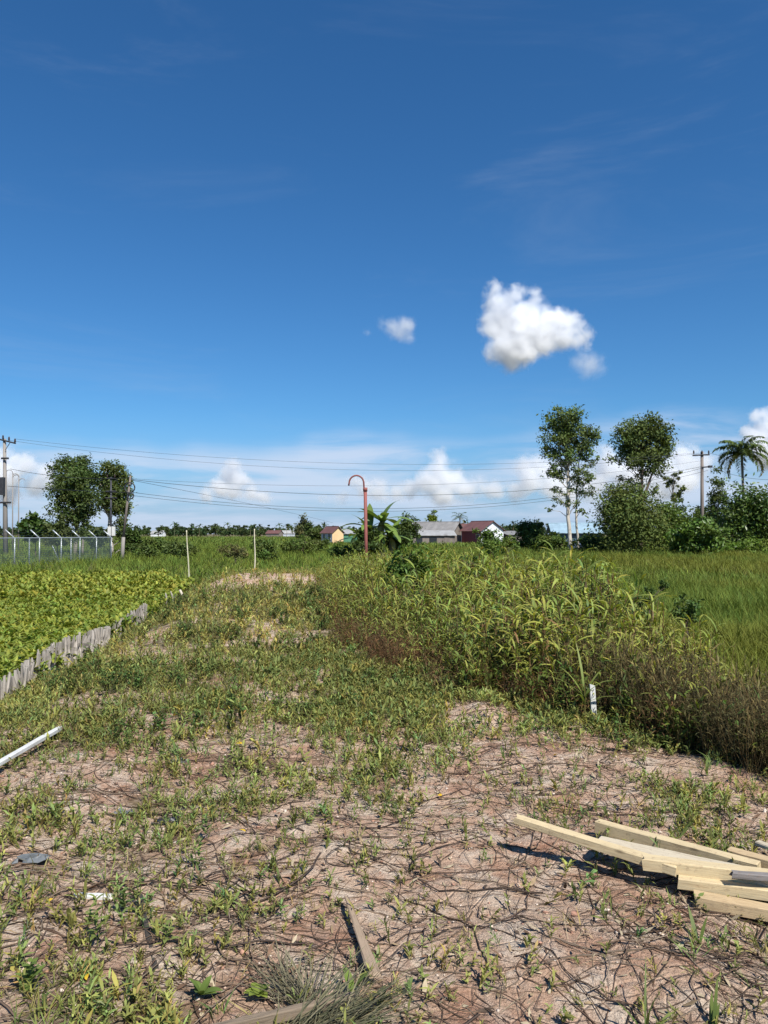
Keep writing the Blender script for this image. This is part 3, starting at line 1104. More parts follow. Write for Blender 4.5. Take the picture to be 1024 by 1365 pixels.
# ---- left: leafy crop behind the stake wall
crop = [t_crop(U(.20, .38), 6, U(.09, .15), U(.032, .054), (0.115, 0.172, 0.032), (0.245, 0.27, 0.075)) for _ in range(10)]
crop_far = [t_crop(U(.28, .38), 5, U(.15, .21), U(.055, .08), (0.13, 0.178, 0.030), (0.255, 0.27, 0.075)) for _ in range(6)]
sets = []
x, y = points(30000, -14, -3.9, 7, 22)
k = (x < xl(y) - .12) & (x > -.62 * y - 1) & (rng.random(len(x)) < .85)
x, y = keep(k, x, y)
s = rng.uniform(.8, 1.15, len(x)) * (.8 + .45 * fbm(x * .7, y * .7, 2, 301))
sets.append((crop, x, y, H(x, y), s, tints(len(x), .2, .12), .12))
x, y = points(15000, -24, -4, 21, 36)
k = (x < xl(y) - .3 - 2.5 * sstep(y, 26, 34)) & (x > -.62 * y - 1) & (rng.random(len(x)) < (1 - .9 * sstep(y + (fbm(x * .3, y * .3, 2, 8) - .5) * 8, 30, 35)))
x, y = keep(k, x, y)
sets.append((crop_far, x, y, H(x, y), rng.uniform(.85, 1.2, len(x)), tints(len(x), .2, .12), .12))
stuff_inst('leafy_crop', 'bright yellow green leafy crop behind the stake wall', M['leaf_i'], sets)

# ---- left and middle field beyond
x, y = points(30000, -75, 2, 28, 125)
k = (x > -.6 * y - 3) & (x < xr(np.minimum(y, 32)) + 4) & ~((y < 34) & (x > xl(y) - .5) & (y < 29.5)) & ~((y < 33) & (x < xl(y) - 3)) & (rng.random(len(x)) < np.interp(y, [28, 50, 125], [1, .8, .5]))
x, y = keep(k, x, y)
tn = tints(len(x), .18, .12, (1.0, 1.06, .95))
A1 = (reed_far, x, y, H(x, y), rng.uniform(.7, 1.2, len(x)) * np.interp(y, [28, 60, 125], [.95, 1.1, 1.5]), tn, .15)
big = [t_grass(9, .8, .11, (0.075, 0.125, 0.032), (0.12, 0.16, 0.045), .8, 2, .8, (.2, .9)) for _ in range(6)]
y = 115 + 330 * rng.random(15000) ** 1.4
x = rng.uniform(-.58, .62, 15000) * y
A2 = (big, x, y, H(x, y), rng.uniform(.9, 1.3, len(x)) * np.interp(y, [115, 445], [1.0, 1.5]), tints(len(x), .14, .1), .15)
stuff_inst('meadow_grass', 'green meadow grass running back to the houses', M['leaf_dull_i'], [A1, A2])

# ==== objects ====

# ------------------------------------------------------------------ clouds (real volumes, far off)
def cloud(name, label, Y, blobs, dens, rough_amp=0.55, nscale=5.0, group=None, hull=1.3, soft=0.22, seed=1, grow=1.0):
    """blobs: (px, py, r_px, depth offset in r) puffs at distance Y; the mesh is the fused hull, density follows the puffs"""
    k = Y / F
    rs = random.Random(seed)
    cs = [(P(b[0], b[1], Y), b[2] * k * grow, b[3] if len(b) > 3 else rs.uniform(-.7, .7)) for b in blobs]
    mid = sum((c for c, r, d in cs), Vector()) / len(cs)
    S = max(r for c, r, d in cs)
    # hull mesh: fused spheres by voxel remesh
    v, f, n = [], [], 0
    import bmesh
    bm = bmesh.new()
    for c, r, d in cs:
        bmesh.ops.create_icosphere(bm, subdivisions=3, radius=r * hull, matrix=Matrix.Translation(c - mid + Vector((0, d * r, 0))))
    tmp = bpy.data.meshes.new('puffs')
    bm.to_mesh(tmp)
    bm.free()
    ob = bpy.data.objects.new('puffs', tmp)
    C.objects.link(ob)
    md = ob.modifiers.new('r', 'REMESH')
    md.mode = 'VOXEL'
    md.voxel_size = S * 0.16
    dg = bpy.context.evaluated_depsgraph_get()
    me = bpy.data.meshes.new_from_object(ob.evaluated_get(dg))
    bpy.data.objects.remove(ob)
    me.name = name
    t = NT('vapour_' + name)
    geo = t.node('TexCoord').outputs['Object']
    # billows: warped, many sized
    nz = t.node('TexNoise', Scale=nscale / (S * 8), Detail=9.0, Roughness=0.72, Distortion=0.3)
    t.link(geo, nz.inputs['Vector'])
    field = None
    for c, r, d in cs:
        p = c - mid + Vector((0, d * r, 0))
        dn = t.node('VectorMath', operation='DISTANCE')
        t.link(geo, dn.inputs[0])
        dn.inputs[1].default_value = p
        fld = t.math('MULTIPLY_ADD', dn.outputs['Value'], -1.0 / S, r / S)
        if field is None:
            field = fld
        else:
            mx = t.node('Math', operation='SMOOTH_MAX')
            t.link(field, mx.inputs[0])
            t.link(fld, mx.inputs[1])
            mx.inputs[2].default_value = 0.4
            field = mx.outputs[0]
    e = t.math('ADD', field, t.math('MULTIPLY', t.math('SUBTRACT', nz.outputs[0], 0.5), rough_amp * 2))
    mr = t.node('MapRange', interpolation_type='SMOOTHSTEP')
    t.link(e, mr.inputs[0])
    mr.inputs[1].default_value = 0.0
    mr.inputs[2].default_value = soft
    mr.inputs[4].default_value = dens / S
    vol = t.node('VolumePrincipled')
    vol.inputs['Color'].default_value = (0.982, 0.988, 0.998, 1)
    vol.inputs['Anisotropy'].default_value = 0.12
    t.link(mr.outputs[0], vol.inputs['Density'])
    t.link(vol.outputs[0], t.out.inputs['Volume'])
    me.materials.clear()
    me.materials.append(t.m)
    o = bpy.data.objects.new(name, me)
    o.location = mid
    C.objects.link(o)
    return tag(o, label, 'cloud', group)


cloud('cumulus_cloud', 'largest white cumulus cloud with grey base alone in the blue sky', 2000,
      [(661, 381, 12), (664, 398, 16), (690, 398, 14), (712, 396, 12), (676, 420, 24), (704, 420, 24), (735, 424, 19), (757, 435, 17), (779, 450, 13),
       (690, 446, 28), (722, 446, 24), (750, 452, 18), (672, 464, 22), (700, 468, 20), (681, 484, 12), (652, 467, 8), (655, 418, 13), (658, 440, 16), (690, 425, 20), (725, 462, 16), (765, 460, 12)], 11.0, .85, 10.0, soft=.95, seed=2, grow=1.22)
cloud('cloud_wisp', 'thin grey wisp trailing below the largest cumulus cloud', 2000,
      [(770, 482, 12), (788, 486, 15), (780, 476, 10), (800, 492, 9)], 1.0, .95, 8.0, soft=1.3, seed=3, grow=1.5)
cloud('small_cloud', 'small soft pale cloud left of the largest cumulus cloud', 2100,
      [(540, 436, 11), (533, 446, 11), (522, 435, 10), (509, 433, 7), (545, 452, 8), (491, 444, 5)], 1.4, .95, 8.0, soft=1.3, seed=4, grow=1.5)
CB = 'cumulus clouds along the horizon'
cloud('cumulus_cloud', 'bright cumulus cloud cut by the right edge above the coconut palm', 6000,
      [(1008, 556, 13), (1020, 552, 14), (1000, 574, 12), (1018, 580, 20), (1036, 570, 20), (1040, 600, 30), (1006, 600, 16)], 4.5, .9, 9.0, CB, soft=.5, seed=5)
cloud('cumulus_cloud', 'bright cumulus bank low behind the white trunked tree', 8000,
      [(700, 622, 13), (716, 616, 13), (729, 628, 15), (706, 642, 17), (735, 648, 17), (760, 652, 17), (690, 655, 14), (786, 650, 15), (806, 606, 14), (815, 622, 17), (835, 636, 19), (800, 640, 15),
       (862, 640, 17), (890, 625, 16), (915, 612, 18), (935, 620, 16), (905, 640, 18), (885, 652, 16)], 3.6, 1.0, 10.0, CB, soft=.9, seed=6, grow=1.4)
cloud('cumulus_cloud', 'tall pale cumulus towers low over the middle houses', 9000,
      [(586, 612, 12), (582, 628, 15), (600, 640, 16), (570, 645, 16), (622, 652, 14), (548, 650, 12), (640, 648, 11), (660, 652, 12), (476, 642, 10), (488, 652, 12), (505, 655, 13), (528, 656, 12), (590, 660, 16), (455, 664, 9), (430, 666, 8)], 3.2, 1.0, 10.0, CB, soft=.95, seed=7, grow=1.45)
cloud('cumulus_cloud', 'pale cumulus heap low in the sky left of the red pole', 9000,
      [(313, 622, 11), (303, 634, 14), (322, 640, 12), (292, 650, 14), (315, 655, 13), (336, 658, 11), (350, 662, 10), (276, 660, 10)], 3.2, 1.0, 9.0, CB, soft=.95, seed=8, grow=1.3)
cloud('cumulus_cloud', 'pale cumulus bank behind the left utility pole', 9000,
      [(0, 612, 15), (20, 612, 13), (38, 620, 15), (58, 632, 15), (15, 635, 20), (-20, 630, 20), (45, 645, 16), (75, 645, 12), (5, 658, 16)], 3.6, 1.0, 9.0, CB, soft=.75, seed=9, grow=1.25)

# ------------------------------------------------------------------ trees and shrubs
def leaf_cloud(lobes, n_leaf, size, col, clump_r=.28, n_clump=None, up=.35, shade=.25, droop=0.0):
    """leaf-sized faces in clumps spread through ellipsoid lobes [(c, rx, ry, rz)]; returns arrays and clump centres"""
    vol = np.array([l[1] * l[2] * l[3] for l in lobes]) ** .75
    vol = vol / vol.sum()
    cents, cr, out = [], [], []
    nc = n_clump or max(8, n_leaf // 55)
    for l, w in zip(lobes, vol):
        m = max(3, int(nc * w))
        d = rng.normal(size=(m, 3))
        d /= np.linalg.norm(d, axis=1)[:, None]
        r = rng.random(m) ** .45
        c = np.array(l[0]) + d * r[:, None] * np.array(l[1:4])
        cents.append(c)
        cr.append(np.full(m, clump_r * (l[1] * l[3]) ** .5) * rng.uniform(.6, 1.35, m))
        out.append(d)
    cents, cr = np.concatenate(cents), np.concatenate(cr)
    k = rng.choice(len(cents), n_leaf, p=cr ** 2 / (cr ** 2).sum())
    p = cents[k] + rng.normal(0, .5, (n_leaf, 3)) * cr[k][:, None] * np.array((1, 1, .75))
    mid = np.mean([l[0] for l in lobes], axis=0)
    nrm = rng.normal(size=(n_leaf, 3)) + np.array((0, 0, up * 2)) + .5 * (p - mid) / (np.linalg.norm(p - mid, axis=1)[:, None] + 1e-6)
    nrm /= np.linalg.norm(nrm, axis=1)[:, None]
    t = np.cross(nrm, rng.normal(size=(n_leaf, 3)))
    t[:, 2] -= droop
    t /= np.linalg.norm(t, axis=1)[:, None] + 1e-9
    b = np.cross(nrm, t)
    s = size * rng.uniform(.6, 1.35, n_leaf)[:, None]
    v = np.stack((p - t * s * .5, p + b * s * .24 + nrm * s * .06, p + t * s * .5 - nrm * s * .05, p - b * s * .24 + nrm * s * .06), 1).reshape(-1, 3)
    i = np.arange(n_leaf)[:, None] * 4
    f = np.concatenate((i + np.array([[0, 1, 2]]), i + np.array([[0, 2, 3]])), 0)
    ct = rng.uniform(.72, 1.28, (len(cents), 1)) * np.stack((rng.normal(1, .08, len(cents)), np.ones(len(cents)), rng.normal(1, .06, len(cents))), 1)
    c = np.array(col) * ct[k] * rng.uniform(.75, 1.25, (n_leaf, 1))
    return (v, f, np.repeat(c, 4, 0)), cents


def plant_tree(name, label, cat, base, trunks, lobes, n_leaf, size, col, bark, mat='leaf', group=None, clump=.28, twig=True, r_limb=.05, droop=0.0, n_clump=None):
    """trunks: list of (points, radii); lobes in world space. parts: trunk, limbs, crown"""
    base = Vector(base)
    root = empty(name, base)
    tag(root, label, cat, group)
    rel = [(np.array(l[0]) - np.array(base), *l[1:]) for l in lobes]
    arr, cents = leaf_cloud(rel, n_leaf, size, col, clump, n_clump, droop=droop)
    tri_mesh('crown', *arr, M[mat], root)
    path = []
    for pts, rad in trunks:
        m = MB()
        pts = [Vector(p) - base for p in pts]
        fine, rr = [], []
        for a in range(len(pts) - 1):
            for k in range(4):
                t = k / 4
                w = 0 if (a == 0 and k == 0) else rad[a] * .25
                fine.append(pts[a].lerp(pts[a + 1], t) + Vector((U(-w, w), U(-w, w), 0)))
                rr.append(rad[a] * (1 - t) + rad[a + 1] * t)
        fine.append(pts[-1])
        rr.append(rad[-1])
        m.tube(fine, rr, 7, bark)
        m.build('trunk', M['bark'], root, True)
        path += list(zip(fine, rr))
    if twig:
        m = MB()
        P0 = np.array([tuple(p) for p, r in path])
        for c in cents[rng.permutation(len(cents))[:min(len(cents), 70)]]:
            low = P0[:, 2] < c[2] - .15 * abs(c[2])
            cand = np.where(low)[0]
            if len(cand) == 0:
                cand = np.array([0])
            j = cand[np.argmin(np.linalg.norm(P0[cand] - c, axis=1) + .3 * np.abs(P0[cand, 2] - c[2]))]
            a, c_ = Vector(P0[j]), Vector(c)
            mid = a.lerp(c_, .5) + Vector((U(-.1, .1), U(-.1, .1), U(-.02, .12))) * (c_ - a).length
            r = min(r_limb, path[j][1] * .6)
            m.tube([a, mid, c_], [r, r * .6, r * .22], 5, np.array(bark) * U(.8, 1.1))
        if m.n:
            m.build('limbs', M['bark'], root, True)['kind'] = 'stuff'
    return root


def lobes_px(Y, items):
    """items: (px, py, rx_px, ry_px) -> world ellipsoids"""
    k = Y / F
    return [(tuple(P(a[0], a[1], Y + (a[4] if len(a) > 4 else U(-.5, .5) * a[2] * k))), a[2] * k * 1.12, a[2] * k, a[3] * k * 1.15) for a in items]


def gz(px, Y):
    p = P(px, 712, Y)
    return Vector((p.x, Y, Hs(p.x, Y) - .05))


DKGREEN = (0.065, 0.100, 0.034)
OLIVE = (0.115, 0.135, 0.055)
MIDGREEN = (0.098, 0.148, 0.042)
FRESH = (0.105, 0.165, 0.035)
PALEBARK = (0.50, 0.46, 0.40)
DARKBARK = (0.13, 0.10, 0.075)
GREYBARK = (0.27, 0.24, 0.20)

# tall pale-trunked pair on the right
Y = 82
b0 = gz(762, Y)
plant_tree('slender_tree', 'tall slender tree with pale trunk standing before the blue roof', 'tree', b0,
           [([b0, P(757, 690, Y), P(757, 640, Y), P(756, 600, Y), P(754, 560, Y)], [.24, .2, .17, .12, .05]),
            ([gz(771, Y + 1), P(768, 690, Y + 1), P(769, 655, Y + 1), P(772, 615, Y + 1)], [.15, .12, .09, .04])],
           lobes_px(Y, [(755, 560, 21, 15), (744, 579, 23, 15), (768, 580, 22, 14), (735, 601, 15, 12), (783, 590, 17, 14), (757, 605, 21, 12), (781, 613, 16, 11), (742, 628, 16, 12), (770, 634, 19, 11), (750, 650, 14, 9), (778, 652, 14, 9), (741, 675, 11, 8), (764, 672, 12, 7), (773, 682, 9, 6)]),
           10500, .32, (0.100, 0.138, 0.058), PALEBARK, 'leaf_dull', clump=.42, n_clump=150)
Y = 88
b0 = gz(853, Y)
plant_tree('round_tree', 'tall dark round crowned tree rising behind the large bush', 'tree', b0,
           [([b0, P(852, 680, Y), P(856, 640, Y), P(858, 600, Y)], [.3, .24, .17, .06]),
            ([P(853, 680, Y), P(866, 640, Y), P(878, 610, Y)], [.2, .13, .05])],
           lobes_px(Y, [(857, 573, 27, 17), (836, 585, 18, 16), (880, 582, 18, 17), (858, 597, 31, 18), (888, 602, 12, 13), (824, 613, 11, 10), (842, 620, 16, 11), (872, 622, 20, 11), (826, 634, 11, 8), (850, 645, 15, 9), (866, 650, 13, 8)]),
           13000, .34, (0.082, 0.112, 0.048), DARKBARK, 'leaf_dull', clump=.46, n_clump=170)
b0 = gz(899, 90)
plant_tree('sapling', 'thin wispy young tree right of the dark round crowned tree', 'tree', b0,
           [([b0, P(899, 680, 90), P(897, 645, 90), P(899, 630, 90)], [.1, .08, .05, .02])],
           lobes_px(90, [(903, 638, 9, 8), (891, 646, 10, 8), (905, 655, 8, 7), (897, 664, 10, 7)]), 900, .34, OLIVE, GREYBARK, 'leaf_dull', clump=.4)


def bush(label, px, pyb, Y, w, h, n, size, col, mat='leaf', name='bush', cat='bush', bark=DARKBARK, group=None, extra=None):
    b = gz(px, Y)
    k = Y / F
    top = P(px, pyb - h, Y)
    items = extra or [(px + w * U(-.33, .33), pyb - h * U(.30, .78), w * U(.20, .30), h * U(.20, .28)) for _ in range(9)] + [(px, pyb - h * .72, w * .27, h * .27), (px, pyb - h * .35, w * .42, h * .33)]
    lo = lobes_px(Y, items)
    tr = [([b, b.lerp(Vector((top.x, top.y, top.z)), .35) + Vector((U(-.1, .1) * w * k, 0, 0)), Vector((top.x, top.y, b.z + (top.z - b.z) * .75))], [max(.02, w * k * .025), w * k * .018, .01])]
    return plant_tree(name, label, cat, b, tr, lo, int(n * 1.5), size, col, bark, mat, group, .5, True, .03)


BG = 'bushes round the far houses and trees'
bush('largest olive bush, domed, at the foot of the dark round crowned tree', 841, 742, 76, 92, 92, 11000, .30, (0.095, 0.125, 0.048), 'leaf_dull', group=BG)
bush('mid green bush under the right utility pole', 900, 735, 80, 60, 70, 5000, .32, MIDGREEN, group=BG)
bush('low fresh green broad leaved bush in front of the right utility pole', 927, 740, 72, 70, 44, 3400, .44, (0.085, 0.145, 0.035), 'leaf_shiny', group=BG)
bush('big dark glossy bush cut by the right edge below the palm', 1000, 730, 84, 96, 84, 8500, .42, (0.070, 0.115, 0.034), 'leaf_shiny', group=BG)
bush('pale climbing shrub on a stem left of the palm', 958, 690, 86, 26, 66, 1300, .3, (0.085, 0.12, 0.05), group=BG)
bush('dark green bush behind the base of the right utility pole', 938, 715, 92, 46, 40, 2400, .34, DKGREEN, group=BG)
bush('dark rounded bush left of the white trunked tree', 710, 735, 88, 46, 46, 3400, .32, (0.05, 0.085, 0.026), group=BG)
bush('low green bush at the foot of the white trunked tree', 745, 738, 84, 60, 30, 2600, .3, MIDGREEN, group=BG)
bush('low green bush between the white trunked tree and the olive bush', 790, 738, 80, 50, 28, 2200, .3, (0.06, 0.1, 0.03), group=BG)
bush('low spreading bush at the right edge under the glossy bush', 1000, 745, 78, 90, 26, 2600, .3, FRESH, group=BG)
bush('green leafy shrub before the white gable', 652, 738, 60, 34, 36, 1500, .2, (0.085, 0.14, 0.035), group=BG)
bush('shrub right of the white gable shrub', 676, 736, 64, 30, 22, 1000, .2, MIDGREEN, group=BG)
bush('dark tree beside the weathered grey roofed house', 545, 722, 120, 32, 36, 2600, .4, DKGREEN, group=BG)
bush('round yellow green tree crown rising over the grey roofs', 577, 712, 190, 15, 32, 900, .55, (0.14, 0.19, 0.03), name='small_tree', cat='tree')
bush('grey green airy tree left of the yellow house', 402, 722, 170, 22, 36, 900, .5, (0.09, 0.105, 0.06), 'leaf_dull', name='small_tree', cat='tree', bark=GREYBARK)
bush('dark bush between the airy tree and the yellow house', 418, 722, 160, 30, 24, 1300, .5, DKGREEN, group=BG)
bush('wide green bush in the field before the airy tree', 408, 737, 75, 60, 22, 1900, .24, (0.09, 0.13, 0.042), group=BG)
bush('leafy bush beside the right bamboo stake', 352, 744, 50, 40, 28, 1500, .16, (0.095, 0.135, 0.045), group=BG)
bush('low bush beside the left bamboo stake', 240, 740, 55, 50, 22, 1500, .18, (0.085, 0.12, 0.045), group=BG)
bush('low bush by the leaning pole', 203, 742, 60, 54, 24, 1800, .2, (0.085, 0.125, 0.042), group=BG)
bush('bush growing round the foot of the leaning pole', 176, 738, 66, 24, 38, 1100, .26, (0.055, 0.09, 0.028), group=BG)
bush('small bush between the bamboo stakes with dry twigs', 312, 744, 48, 44, 18, 900, .15, (0.11, 0.115, 0.06), 'leaf_dull', group=BG)
bush('sprawling bush left of the red lamp pole', 455, 742, 48, 40, 18, 1000, .16, (0.07, 0.115, 0.035), group=BG)

# the two dense trees behind the fence on the left
Y = 72
b0 = gz(100, Y)
plant_tree('dense_tree', 'left and fuller of two dense dark trees behind the fence', 'tree', b0,
           [([b0, P(104, 690, Y), P(106, 660, Y), P(103, 630, Y)], [.2, .16, .12, .04]), ([gz(110, Y), P(112, 690, Y), P(118, 655, Y)], [.12, .1, .04])],
           lobes_px(Y, [(98, 622, 20, 14), (113, 618, 12, 10), (80, 632, 12, 13), (100, 643, 28, 15), (84, 660, 18, 15), (110, 665, 19, 16), (92, 682, 20, 14), (112, 692, 16, 12), (82, 698, 11, 10)]),
           14000, .28, (0.075, 0.108, 0.042), GREYBARK, 'leaf', clump=.46, n_clump=190)
b0 = gz(150, Y + 2)
plant_tree('dense_tree', 'right and narrower of two dense dark trees beside the leaning pole', 'tree', b0,
           [([b0, P(146, 690, Y + 2), P(140, 665, Y + 2), P(139, 640, Y + 2)], [.2, .16, .12, .04]), ([P(146, 690, Y + 2), P(134, 668, Y + 2), P(122, 658, Y + 2)], [.12, .08, .03])],
           lobes_px(Y + 2, [(150, 627, 16, 11), (140, 640, 14, 12), (160, 642, 12, 14), (150, 660, 18, 14), (165, 662, 9, 12), (132, 668, 11, 10), (158, 682, 15, 14), (163, 704, 10, 14), (166, 722, 8, 10)]),
           9500, .28, (0.085, 0.115, 0.044), PALEBARK, 'leaf', clump=.48, n_clump=140)
bush('dark leafy bush behind the fence left of the dense trees', 48, 722, 66, 36, 34, 2000, .5, (0.045, 0.08, 0.024), 'leaf_shiny', group=BG)
bush('brushy shrub behind the fence under the dense trees', 78, 726, 64, 46, 32, 2200, .26, (0.07, 0.09, 0.04), 'leaf_dull', group=BG)
bush('bush behind the fence under the gap between the dense trees', 126, 726, 66, 40, 26, 1800, .26, (0.06, 0.085, 0.034), group=BG)

# leafy shrubs on the bank and in the right field
SG = 'leafy shrubs on the bank and field'
bush('leafy green shrub standing highest on the bank right of the red pole', 545, 800, 13.5, 60, 76, 900, .095, (0.080, 0.135, 0.036), 'leaf', 'shrub', 'shrub', group=SG)
bush('narrow dark green shrub on the bank below the white gable', 633, 795, 17, 30, 62, 500, .1, (0.055, 0.095, 0.03), 'leaf', 'shrub', 'shrub', group=SG)
bush('pale green shrub at the crest of the bank near the red pole', 585, 765, 24, 34, 36, 480, .12, FRESH, 'leaf', 'shrub', 'shrub', group=SG)
bush('small upright shrub in the right field left of the feathery one', 812, 836, 10.5, 42, 64, 420, .065, (0.062, 0.105, 0.036), 'leaf', 'shrub', 'shrub', group=SG)
bush('leaning feathery shrub in the right field', 866, 825, 11.5, 46, 58, 420, .06, (0.062, 0.10, 0.038), 'leaf', 'shrub', 'shrub', group=SG,
     extra=[(842, 815, 10, 7), (856, 800, 11, 7), (868, 790, 10, 6), (880, 780, 9, 5), (850, 822, 12, 6)])
bush('low leafy shrub in the right field near the feathery one', 915, 840, 10.5, 44, 44, 360, .065, (0.075, 0.12, 0.04), 'leaf', 'shrub', 'shrub', group=SG)
bush('bushy herb at the edge of the dark thicket by the white peg', 745, 925, 7.6, 80, 70, 520, .06, (0.062, 0.105, 0.032), 'leaf', 'shrub', 'shrub', group=SG)

# ------------------------------------------------------------------ coconut palm, banana
def palm(label, px, py_c, Y, trunk_r, L, n, name='coconut_palm', col=(0.055, 0.085, 0.03), leaflets=34):
    b = gz(px, Y)
    top = P(px, py_c, Y)
    root = empty(name, b)
    tag(root, label, 'palm tree')
    tt = top - b
    MB().tube([(0, 0, 0), (tt.x + .15, 0, tt.z * .5), (tt.x, 0, tt.z)], [trunk_r * 1.3, trunk_r, trunk_r * .85], 8, (0.26, 0.22, 0.17)).build('trunk', M['bark'], root, True)
    for i in range(n):
        az = i * 2.399 + U(-.2, .2)
        rise = 1.35 - 1.75 * (i / n)
        m_v, m_f, m_c, cnt = [], [], [], 0
        ll = L * U(.85, 1.1)
        pts = []
        p, a = np.array((0, 0, 0.0)), rise
        for k in range(9):
            pts.append(p.copy())
            p = p + ll / 8 * np.array((math.cos(a), 0, math.sin(a)))
            a -= .16 + .06 * k * .5
        pts = np.array(pts)
        parts = []
        cc = np.array(col) * U(.75, 1.3)
        if i > n - 4:
            cc = np.array((0.16, 0.13, 0.05))
        for k in range(8):
            parts.append(stalk(pts[k], pts[k + 1], .035 * (1 - k / 9), .035 * (1 - (k + 1) / 9), (0.13, 0.15, 0.05), (0, 0), 1))
        for k in range(leaflets):
            t = .12 + .88 * k / leaflets
            j = min(7, int(t * 8))
            q0 = pts[j] + (pts[j + 1] - pts[j]) * (t * 8 - j)
            for sgn in (-1, 1):
                l0 = L * .26 * math.sin(math.pi * min(1, t * .8 + .15)) * U(.8, 1.1)
                parts.append(leaf_strip(l0, .17, U(-.5, .1), U(.5, 1.2), sgn * U(.8, 1.2), q0, cc * U(.8, 1.2), cc * 1.1, 2, .1)[:3])
        v, f, c = join(parts)
        ca, sa = math.cos(az), math.sin(az)
        v = np.stack((v[:, 0] * ca - v[:, 1] * sa, v[:, 0] * sa + v[:, 1] * ca, v[:, 2]), 1) + np.array((tt.x, 0, tt.z))
        tri_mesh('frond', v, f, c, M['leaf_dull'], root)
    return root


palm('coconut palm with drooping fronds rising over the right edge bushes', 989, 604, 95, .17, 3.9, 28, col=(0.080, 0.115, 0.045))
palm('small far palm showing above the grey roofs', 613, 690, 220, .16, 3.6, 12, leaflets=12)


def banana(label, px, pyb, Y, stems):
    b = gz(px, Y)
    root = empty('banana_plant', b)
    tag(root, label, 'banana plant')
    for (sx, h, lv, Lb, az0) in stems:
        MB().tube([(sx, 0, 0), (sx + .05, 0, h * .5), (sx + .02, .05, h)], [.16, .13, .08], 8, (0.24, 0.20, 0.11)).build('pseudostem', M['bark'], root, True)
        for i in range(lv):
            az = az0 + i * 2.4 + U(-.3, .3)
            dead = i >= lv - 2
            rise = U(.75, 1.4) - .12 * i if not dead else U(-.9, -.3)
            cc = np.array((0.115, 0.175, 0.055)) * U(.75, 1.3) if not dead else np.array((0.20, 0.16, 0.07))
            v, f, c = leaf_strip(Lb * U(.8, 1.1) * (.6 if dead else 1), .50 * (.6 if dead else 1), rise, U(.5, 1.4), az, (sx + .03, .04, h * U(.93, 1.0)), cc, cc * 1.15, 8, .12, U(-.3, .3))
            tri_mesh('leaf', v, f, c, M['leaf_shiny'], root)
    return root


Y = 46
banana('banana clump with broad paddle leaves right of the red pole', 509, 735, Y,
       [(0.0, 3.0, 13, 2.0, .3), (-.75, 2.5, 12, 1.9, 1.3), (.5, 2.0, 11, 1.6, 2.2), (-1.3, 2.0, 11, 1.8, 2.9)])
bush('dark shrub filling the foot of the banana clump on its left', 487, 738, 45, 40, 32, 1500, .2, (0.055, 0.085, 0.03), group=BG)
bush('dark shrub filling the foot of the banana clump on its right', 528, 738, 47, 30, 28, 1000, .2, (0.05, 0.08, 0.028), group=BG)

# ------------------------------------------------------------------ far belt of trees (one mass)
far_t = []
for i in range(7):
    lob = [((U(-.9, .9), U(-.9, .9), U(.9, 2.3)), U(.5, .9), U(.5, .9), U(.45, .8)) for _ in range(6)]
    a, _ = leaf_cloud(lob, 420, .42, (0.050, 0.078, 0.040), .4, 18)
    far_t.append(join([a, stalk((0, 0, 0), (0, 0, 1.5), .07, .03, DARKBARK, (0, 0), 1)]))
fp = []
for i in range(2):
    ps = [stalk((0, 0, -1), (.1, 0, 2.6), .05, .04, GREYBARK, (0, 0), 2)]
    for k in range(14):
        ps.append(leaf_strip(1.25, .24, U(.1, 1.2), U(1.2, 2.2), k * 2.4, (.1, 0, 2.6), (0.05, 0.075, 0.035), None, 4, -.2))
    fp.append(join(ps))
n = 900
yy = rng.uniform(480, 800, n)
xx = rng.uniform(-.62, .66, n) * yy
dens = fbm(xx / yy * 9, yy * 0, 3, 404)
k = rng.random(n) < sstep(dens, .2, .55) + .35
xx, yy = keep(k, xx, yy)
A1 = (far_t, xx, yy, H(xx, yy), rng.uniform(1.5, 3.4, len(xx)) * (1 + .25 * (xx > 100)), tints(len(xx), .14, .08), .03)
yp = rng.uniform(420, 560, 34)
xp = rng.uniform(-.6, .2, 34) * yp
A2 = (fp, xp, yp, H(xp, yp), rng.uniform(2.2, 3.4, 34), tints(34, .12, .06), .03)
stuff_inst('distant_trees', 'dark belt of far trees and palms along the horizon', M['leaf_dull_i'], [A1, A2])

# ------------------------------------------------------------------ houses
ROOFS = {}


def roof_mat(name, col, rust=None):
    if name not in ROOFS:
        ROOFS[name] = plain_mat(name, col, .6, .9, .22, .1, 0.1, (1, 1, 1), rust)
    return ROOFS[name]


def wallm(name, col, stain=None):
    if name not in ROOFS:
        ROOFS[name] = plain_mat(name, col, .8, .8, .12, .1, 0, (1, 1, .5), stain)
    return ROOFS[name]


def sheet_roof(name, a, b, c, d, mat, parent, th=.06, waves=14):
    """corrugated sheet from eave a-b to ridge d-c, folded in shallow waves, with thickness"""
    a, b, c, d = (np.array(q, float) for q in (a, b, c, d))
    nrm = np.cross(b - a, d - a)
    nrm /= np.linalg.norm(nrm)
    if nrm[2] < 0:
        nrm = -nrm
    v, f = [], []
    for i in range(waves + 1):
        t = i / waves
        off = nrm * (.035 if i % 2 else 0)
        e, r = a * (1 - t) + b * t, d * (1 - t) + c * t
        v += [e + off, r + off, e + off - nrm * th, r + off - nrm * th]
    for i in range(waves):
        k = i * 4
        f += [(k, k + 4, k + 5, k + 1), (k + 2, k + 3, k + 7, k + 6), (k, k + 2, k + 6, k + 4), (k + 1, k + 5, k + 7, k + 3)]
    f += [(0, 1, 3, 2), (waves * 4, waves * 4 + 2, waves * 4 + 3, waves * 4 + 1)]
    return MB().add(v, f).build(name, mat, parent)


